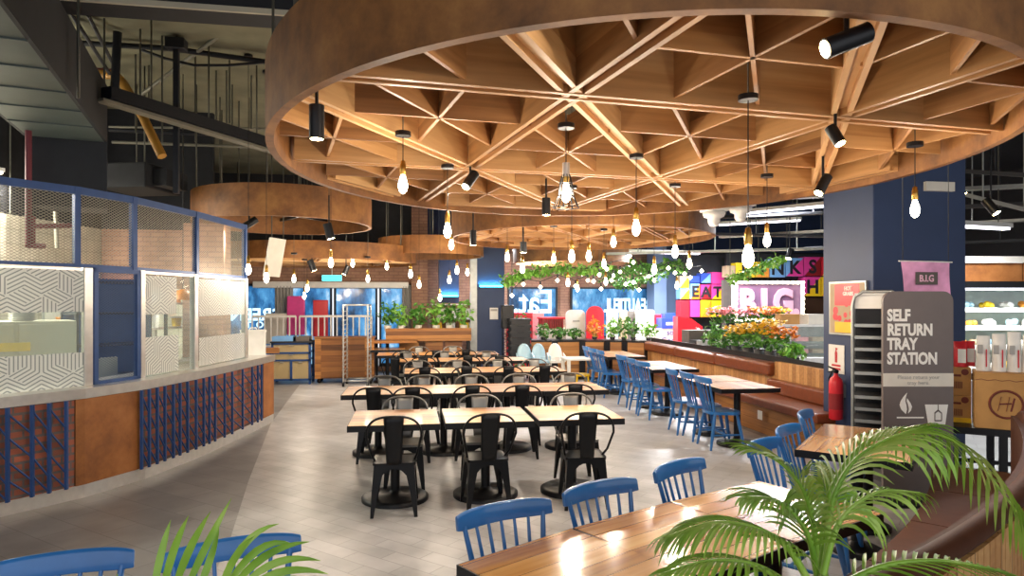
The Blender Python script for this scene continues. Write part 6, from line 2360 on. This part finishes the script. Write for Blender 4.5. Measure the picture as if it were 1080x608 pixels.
for i in range(13):
    z = 0.2 + i * 0.113
    sh_ = MB().box(0.02, wd - 0.02, 0.008, 0.48, z, z + 0.012).build('tray_shelf', 'duct_dark', t)  # shelf coloured dark in place of shade between the lips
    MB().box(0.02, wd - 0.02, -0.004, 0.008, z, z + 0.03).build('shelf_lip', 'galv', sh_)
for x in (0.015, wd - 0.015):
    for y in (0.02, 0.48):
        MB().cyl((x - 0.015, y, 0.05), (x + 0.015, y, 0.05), 0.05, n=14).build('castor', 'black_metal', t)
# pink hanging banner
a, b = cw(950, 276, 6.3), cw(996, 308, 6.3)
wd = wpx(950, 996, 6.3)
t = thing('hanging_banner', 'pink banner with initials hanging above the charcoal sign', 'banner', (a.x, a.y, a.z), -YAW + 0.12)
hh = 0.34
m = MB()
m.grid(lambda u, v: (wd * (u + 0.06 * v * (1 - u)), -0.012 * math.sin(v * 3.0 + u * 4), -hh * v - 0.008 * u), 10, 8)
m.build('cloth', 'banner', t)
MB().cyl((-0.02, 0, 0.004), (wd + 0.02, 0, -0.004), 0.007, n=8).build('rod', 'white', t)
MB().face([(wd * 0.27, -0.016, -0.1), (wd * 0.72, -0.016, -0.1), (wd * 0.72, -0.016, -0.22), (wd * 0.27, -0.016, -0.22)]).build('badge', 'grey_board', t)
text('B.I.G', 0.09, 'pale_pink', t, (wd * 0.495, -0.018, -0.19), align='CENTER', bold=0.002, sx=0.85)
m = MB()
for x in (0.02, wd - 0.02):
    m.cyl((x, 0, 0), (x, 0, 4.97 - a.z), 0.003, n=5)
m.build('hanging_line', 'rod', t)

# ------------------------------------------------------------------ chilled display case
ZF = 10.0
p0 = cw(992, 318, ZF)
t = thing('chilled_case', 'long open chilled display case with wooden header behind the cartons', 'display case', (p0.x, p0.y, 0), -YAW)
CW_ = 3.6
m = MB().box(0, CW_, 0.85, 0.9, 0, 2.1)
m.build('back_wall', 'case_back', t)
MB().box(0, CW_, -0.1, 0.85, 0.0, 0.62).build('base', 'steel', t, bevel=0.02)
z0, z1 = EYE + (318 - 304) * ZF / F, EYE + (318 - 278) * ZF / F
for k in range(3):
    MB().box(k * 1.2 + 0.01, k * 1.2 + 1.19, -0.05, 0.1, z0 + 0.1, z1).build('header_panel', 'rust_panel', t)
MB().box(0, CW_, -0.1, 0.9, z1, z1 + 0.1).build('cornice', 'offwhite', t)
MB().box(0, CW_, -0.04, 0.85, z0, z0 + 0.1).build('canopy', 'black_metal', t)
MB().box(0.05, CW_ - 0.05, 0.05, 0.12, z0 - 0.03, z0).build('case_tube', 'tube', t)
for x in (0.0, CW_ - 0.03):
    MB().box(x, x + 0.03, 0.0, 0.9, 0.62, z0 + 0.1).build('end_panel', 'white', t)
SH = [(0.74, 0.02, 0.85), (1.08, 0.2, 0.85), (1.38, 0.32, 0.85), (1.66, 0.4, 0.85)]
for z, y0, y1 in SH:
    MB().box(0.03, CW_ - 0.03, y0, y1, z - 0.025, z).box(0.03, CW_ - 0.03, y0 - 0.012, y0, z - 0.03, z + 0.03).build('shelf', 'white', t)
light('case_glow', 'AREA', 45, (0.9, 1.0, 0.97), t, (CW_ / 2, 0.12, z0 - 0.05), (-0.35, 0, 0), shape='RECTANGLE', size=CW_ - 0.2, size_y=0.1)
mw = Matrix.Translation(t.location) @ Matrix.Rotation(-YAW, 4, 'Z')
rr = random.Random(21)
pc = ['white', 'offwhite', 'leaf_light', 'petal_yellow', 'petal_orange', 'white', 'pale_blue', 'offwhite', 'leaf', 'beige']
pw_ = ['white', 'cream', 'light green', 'yellow', 'orange', 'bright white', 'pale blue', 'ivory', 'dark green', 'tan']
sn = ['bottom', 'second', 'third', 'top']
n_ = 0
for si, (z, y0, y1) in enumerate(SH):
    for k in range(8):
        x = 0.2 + 0.3 * k + rr.uniform(-0.03, 0.03)
        ci = rr.randrange(10)
        q = mw @ Vector((x, y0 + 0.16, z + 0.001))
        t2 = thing('produce_tray', '%s produce pack on the %s shelf of the chilled case, number %s along it' % (pw_[ci], sn[si], ['one', 'two', 'three', 'four', 'five', 'six', 'seven', 'eight'][k]), 'produce', q, -YAW + rr.uniform(-0.2, 0.2), 'produce packs in the chilled case')
        MB().slab(rrect(-0.12, 0.12, -0.1, 0.1, 0.03), 0, 0.04).build('tray', 'white', t2)
        m = MB()
        for _ in range(7):
            m.ball((rr.uniform(-0.08, 0.08), rr.uniform(-0.06, 0.06), 0.06 + rr.uniform(0, 0.04)), rr.uniform(0.035, 0.055), 8, 5)
        m.build('produce', pc[ci], t2)
q = mw @ Vector((0.12, 0.18, 1.385))
t2 = thing('banana_bunch', 'bunch of yellow bananas on the third shelf of the chilled case beside the sign', 'fruit', q + Vector((-0.02, -0.16, 0.0)), -YAW)
for k in range(6):
    yv = -0.06 + 0.03 * k
    MB().tube([(-0.12, yv * 0.5, 0.16), (-0.03, yv, 0.11), (0.07, yv * 1.2, 0.07), (0.17, yv * 1.3, 0.06), (0.2, yv * 1.3, 0.065)], [0.008, 0.022, 0.026, 0.02, 0.006], 8).build('banana', 'petal_yellow', t2)

# ------------------------------------------------------------------ cartons on a stand
p = cw(1043, 318, 6.3)
SR = -YAW - 0.5
t = thing('carton_stand', 'black steel stand under the cardboard cartons at the market edge', 'stand', (p.x, p.y, 0), SR)
MB().box(-0.42, 0.75, -0.48, 0.35, 0.6, 0.66).build('deck', 'black_metal', t)
for x in (-0.39, 0.05, 0.7):
    for y in (-0.44, 0.31):
        MB().box(x - 0.03, x + 0.03, y - 0.03, y + 0.03, 0, 0.6).build('leg', 'black_metal', t)
MB().box(-0.42, 0.75, -0.25, -0.2, 0.2, 0.24).box(-0.42, 0.75, 0.25, 0.3, 0.2, 0.24).build('stretcher_bar', 'black_metal', t)
mw = Matrix.Translation(t.location) @ Matrix.Rotation(SR, 4, 'Z')


def carton(x, y, z, w_, d_, h_, rz, label, deco):
    q = mw @ Vector((x, y, z))
    t = thing('cardboard_carton', label, 'box', q, SR + rz, 'cardboard cartons on the stand')
    t = MB().box(-w_ / 2, w_ / 2, -d_ / 2, d_ / 2, 0, h_).build('box', 'carton', t, bevel=0.004)
    y_ = -d_ / 2 - 0.0015
    if deco == 'H':
        m = MB()
        m.tube([(0.12 * math.cos(k * PI / 16), y_, h_ * 0.45 + 0.12 * math.sin(k * PI / 16)) for k in range(32)], 0.011, 5, True)
        for a, b in (((-0.06, -0.06), (-0.035, 0.07)), ((0.0, -0.06), (0.025, 0.07)), ((-0.05, 0.0), (0.04, 0.01)), ((0.035, -0.06), (0.06, 0.06))):
            m.beam((a[0], y_, h_ * 0.45 + a[1]), (b[0], y_, h_ * 0.45 + b[1]), 0.003, 0.014)
        m.build('printed_logo', 'ink_maroon', t)
        m = MB()
        for k in range(12):
            m.beam((-w_ / 2 + 0.05 * k, y_, h_ * 0.86 + 0.012 * (k % 2)), (-w_ / 2 + 0.05 * k + 0.05, y_, h_ * 0.86 + 0.012 * ((k + 1) % 2)), 0.002, 0.004)
        m.build('printed_skyline', 'ink_maroon', t)
    else:
        for z0, z1, mt, xa_, xb_ in ((h_ * 0.8, h_ * 0.94, 'ink_red', -0.11, -0.01), (h_ * 0.68, h_ * 0.76, 'ink_maroon', -0.11, 0.05)):
            MB().box(xa_, xb_, y_ - 0.001, y_ + 0.001, z0, z1).build('printed_band', mt, t)
        m = MB()
        m.face([(0.08 + 0.03 * math.cos(k * PI / 8), y_ - 0.001, h_ * 0.85 + 0.03 * math.sin(k * PI / 8)) for k in range(16)])
        m.build('printed_dot', 'ink_maroon', t)
        m = MB()
        for k in range(9):
            m.box(-0.06 + 0.014 * k, -0.053 + 0.014 * k, y_ - 0.001, y_ + 0.001, h_ * 0.25, h_ * 0.5)
        m.build('barcode', 'ink_maroon', t)
        if deco == 'Y':
            MB().box(-w_ / 2, w_ / 2, y_ - 0.0012, y_ + 0.0008, 0.0, h_ * 0.18).build('yellow_band', 'yellow', t)
    return t


carton(-0.29, -0.03, 0.661, 0.26, 0.36, 0.25, 0.0, 'brown carton with yellow band at the bottom of the pair beside the sign', 'Y')
carton(-0.29, -0.03, 0.915, 0.26, 0.36, 0.26, 0.0, 'brown carton with red print on top of the yellow banded one', 'R')
carton(0.08, -0.26, 0.661, 0.46, 0.4, 0.5, -0.06, 'large brown carton with a round maroon emblem', 'H')
# red packets and clear bags on top
for i, (x, y, z, lb) in enumerate([(-0.345, -0.05, 1.177, 'red snack packet beside the sign on the upper carton'), (-0.235, -0.1, 1.177, 'red snack packet with white label in the middle of the upper carton'), (-0.16, 0.03, 1.177, 'red snack packet next to the clear bags')]):
    q = mw @ Vector((x, y, z))
    t = thing('snack_packet', lb, 'packet', q, SR + 0.1 * i, 'red packets on the cartons')
    m = MB()
    m.grid(lambda u, v: (0.056 * math.cos(2 * PI * u), 0.05 * math.sin(2 * PI * u) * (1 - 0.9 * v ** 4), 0.24 * v), 16, 6)
    m.build('packet', 'red', t)
    MB().box(-0.03, 0.035, -0.053, -0.049, 0.04, 0.17).build('label', 'white', t)
for i, (x, y, z, h_, lb) in enumerate([(-0.075, -0.26, 1.162, 0.32, 'clear white printed bag nearest the red packets'), (0.04, -0.27, 1.162, 0.34, 'clear white printed bag second on the large carton'), (0.155, -0.26, 1.162, 0.36, 'clear white printed bag third on the large carton'), (0.265, -0.27, 1.162, 0.34, 'clear white printed bag at the frame edge on the large carton')]):
    q = mw @ Vector((x, y, z))
    t = thing('printed_bag', lb, 'bag', q, SR + 0.06 * i, 'clear bags on the large carton')
    m = MB()
    m.grid(lambda u, v: (0.057 * math.cos(2 * PI * u) * (1 - 0.1 * v), 0.055 * math.sin(2 * PI * u) * (1 - 0.92 * v ** 3), h_ * v), 16, 6)
    m.build('bag', 'white', t)
    MB().box(-0.05, -0.01, -0.058, -0.052, 0.16, 0.24).build('print_block', 'ink_grey', t)
    MB().box(0.012, 0.022, -0.058, -0.052, 0.04, 0.2).build('print_line', 'ink_red', t)

# ------------------------------------------------------------------ palms
def frond(mb, pts, n, ln, wd, droop, seed, fold=0.5, both=True, t0=0.12):
    """feather leaf: blades along both sides of the midrib"""
    rr = random.Random(seed)
    P = [Vector(p) for p in pts]

    def cr(t):
        m_ = len(P) - 1
        f = min(t * m_, m_ - 1e-6)
        i = int(f)
        u = f - i
        a, b, c, d = P[max(0, i - 1)], P[i], P[i + 1], P[min(m_, i + 2)]
        return 0.5 * ((2 * b) + (c - a) * u + (2 * a - 5 * b + 4 * c - d) * u * u + (3 * b - a - 3 * c + d) * u ** 3)
    mid = [cr(i / 24) for i in range(25)]
    mb.tube(mid, [0.008 * (1 - 0.8 * i / 24) for i in range(25)], 6)
    for k in range(n):
        t = t0 + (1 - t0) * (k + 0.5) / n
        c = cr(t)
        d = (cr(min(1, t + 0.02)) - cr(max(0, t - 0.02))).normalized()
        side = d.cross(Vector((0, 0, 1)))
        if side.length < 0.05:
            side = Vector((1, 0, 0))
        side.normalize()
        up = side.cross(d).normalized()
        for sg in ((-1, 1) if both else (1,)):
            L_ = ln * (0.55 + 0.45 * math.sin(PI * min(1, 0.15 + t * 0.85)) + rr.uniform(-0.08, 0.08)) * (1 if t < 0.9 else 0.75)
            dv = (side * sg * (1.0 - 0.55 * t) + d * (0.55 + 0.5 * t) + up * fold * (1 - t * 0.4)).normalized()
            pv = c.copy()
            dn = dv.copy()
            K = 6
            wv = d.cross(dn).normalized().cross(dn).normalized()
            quad = []
            for j in range(K + 1):
                s_ = j / K
                w_ = wd * (math.sin(PI * min(1, 0.12 + 0.88 * s_)) ** 0.7) * (1 if j < K else 0)
                sd = dn.cross(up).normalized() if dn.cross(up).length > 0.05 else wv
                quad.append((pv - sd * w_ * 0.5, pv + Vector((0, 0, -0.25 * w_)), pv + sd * w_ * 0.5))
                pv = pv + dn * (L_ / K)
                dn = (dn + Vector((0, 0, -droop * (0.4 + s_)))).normalized()
            i0 = len(mb.v)
            for q in quad:
                mb.v.extend([tuple(x) for x in q])
            for j in range(K):
                for h in (0, 1):
                    mb.f.append((i0 + j * 3 + h, i0 + j * 3 + h + 1, i0 + j * 3 + 4 + h, i0 + j * 3 + 3 + h))
                    mb.sm.append(True)
    return mb


def palm(label, crown, foot, fr, seed):
    t = thing('areca_palm', label, 'plant', (foot[0], foot[1], 0))
    o = Vector(t.location)
    MB().lathe([(0.13, 0), (0.17, 0.3), (0.18, 0.34), (0.165, 0.34), (0.15, 0.3), (0.001, 0.3)], n=24).build('pot', 'pot', t)
    c = Vector(crown) - o
    for k, (pts, n, ln, wd, droop, fold, t0) in enumerate(fr):
        b = Vector((0.03 * math.cos(k * 2.1), 0.03 * math.sin(k * 2.1), 0.3))
        p0 = Vector(pts[0]) - o
        MB().tube([b, b.lerp(p0, 0.5) + Vector((0.01 * math.cos(k), 0.01 * math.sin(k), 0)), p0], [0.013, 0.011, 0.009], 7).build('cane', 'stem', t)
        m = MB()
        frond(m, [Vector(p) - o for p in pts], n, ln, wd, droop, seed + k, fold, True, t0)
        m.build('frond', 'palm', t)
    return t


def ps(*a):
    return [cw(*x) for x in a]


palm('large areca palm whose fronds arch over the amber tables and the booth', cw(862, 600, 1.5), (0.96, 1.18), [
    (ps((866, 590, 1.5), (876, 520, 1.52), (912, 468, 1.55), (962, 452, 1.58), (1018, 474, 1.62), (1072, 540, 1.66), (1090, 565, 1.68)), 28, 0.2, 0.010, 0.75, 0.0, 0.3),
    (ps((862, 600, 1.5), (858, 555, 1.5), (846, 515, 1.5), (822, 488, 1.5), (792, 474, 1.5)), 26, 0.15, 0.008, 0.2, 0.1, 0.2),
    (ps((866, 600, 1.46), (878, 530, 1.46), (900, 488, 1.46), (935, 464, 1.46), (975, 450, 1.46)), 20, 0.17, 0.008, 0.3, 0.1, 0.25),
    (ps((852, 612, 1.35), (828, 575, 1.33), (792, 556, 1.31), (750, 552, 1.3), (705, 566, 1.3)), 30, 0.14, 0.009, 0.42, 0.15, 0.15),
    (ps((868, 610, 1.42), (874, 560, 1.46), (872, 515, 1.54), (864, 488, 1.66)), 22, 0.19, 0.009, 0.85, 0.0, 0.35),
    (ps((862, 606, 1.44), (850, 560, 1.42), (822, 530, 1.4), (788, 524, 1.38)), 22, 0.13, 0.008, 0.3, 0.1, 0.2),
    (ps((868, 606, 1.4), (886, 550, 1.4), (925, 520, 1.4), (970, 520, 1.42)), 15, 0.12, 0.008, 0.5, 0.05, 0.25),
    (ps((880, 622, 1.4), (930, 598, 1.4), (990, 592, 1.42), (1050, 602, 1.45), (1090, 615, 1.46)), 20, 0.12, 0.009, 0.2, 0.15, 0.1),
    (ps((842, 625, 1.3), (800, 598, 1.25), (750, 592, 1.22), (700, 605, 1.2)), 22, 0.11, 0.009, 0.4, 0.2, 0.1),
], 5)
t = thing('areca_palm', 'small areca palm poking up at the bottom edge before a blue chair', 'plant', (-0.62, 1.58, 0))
o_ = Vector(t.location)
MB().lathe([(0.13, 0), (0.17, 0.3), (0.18, 0.34), (0.165, 0.34), (0.15, 0.3), (0.001, 0.3)], n=24).build('pot', 'pot', t)


def blades(rachis, bl, zc):
    m = MB()
    R_ = [cw(a, b, zc) - o_ for a, b in rachis]
    m.tube(R_, [0.006] * len(R_), 6)
    for i, pts in enumerate(bl):
        P = [cw(a, b, zc + 0.02 * math.sin(i * 2.3) + 0.03 * k * math.cos(i * 1.7)) - o_ for k, (a, b) in enumerate(pts)]
        # quadratic curve through base, bend, tip
        K = 8
        prev = None
        L_ = []
        for j in range(K + 1):
            s_ = j / K
            c = P[0] * (1 - s_) ** 2 + P[1] * 2 * s_ * (1 - s_) + P[2] * s_ * s_
            L_.append(c)
        ring = []
        for j, c in enumerate(L_):
            d = (L_[min(K, j + 1)] - L_[max(0, j - 1)]).normalized()
            sd = d.cross(Vector((0.15 * math.sin(i), -0.95, 0.25))).normalized()
            w_ = 0.019 * max(0.02, math.sin(PI * min(1, 0.1 + 0.9 * j / K))) ** 0.8
            ring += [c - sd * w_ / 2, c + Vector((0, 0.004, 0)), c + sd * w_ / 2]
        fs = []
        for j in range(K):
            for h in (0, 1):
                fs.append((j * 3 + h, j * 3 + h + 1, j * 3 + 4 + h, j * 3 + 3 + h))
        m.raw(ring, fs, True)
    return m


for rc, bl in (
    ([(150, 690), (160, 640), (185, 622), (215, 628), (240, 650)], [[(160, 635), (168, 585), (180, 549)], [(170, 632), (180, 580), (199, 544)], [(182, 628), (196, 580), (222, 540)], [(194, 628), (214, 580), (244, 526)], [(205, 632), (224, 590), (231, 556)]]),
    ([(230, 700), (225, 650), (240, 628), (270, 615), (300, 618)], [[(226, 640), (250, 560), (294, 553)], [(232, 632), (270, 560), (310, 575)], [(240, 628), (275, 575), (326, 572)], [(252, 622), (290, 580), (338, 592)], [(262, 620), (300, 592), (346, 606)], [(275, 618), (310, 604), (342, 622)], [(228, 645), (240, 585), (268, 566)]]),
    ([(100, 690), (112, 650), (118, 635)], [[(112, 648), (118, 625), (124, 606)]]),
):
    a = cw(*rc[0], 1.6) - o_
    MB().tube([(0.02, 0.02, 0.3), Vector((0.02, 0.02, 0.3)).lerp(a, 0.5) + Vector((0, 0.02, 0)), a], [0.012, 0.01, 0.008], 7).build('cane', 'stem', t)
    blades(rc, bl, 1.6).build('frond', 'palm', t)
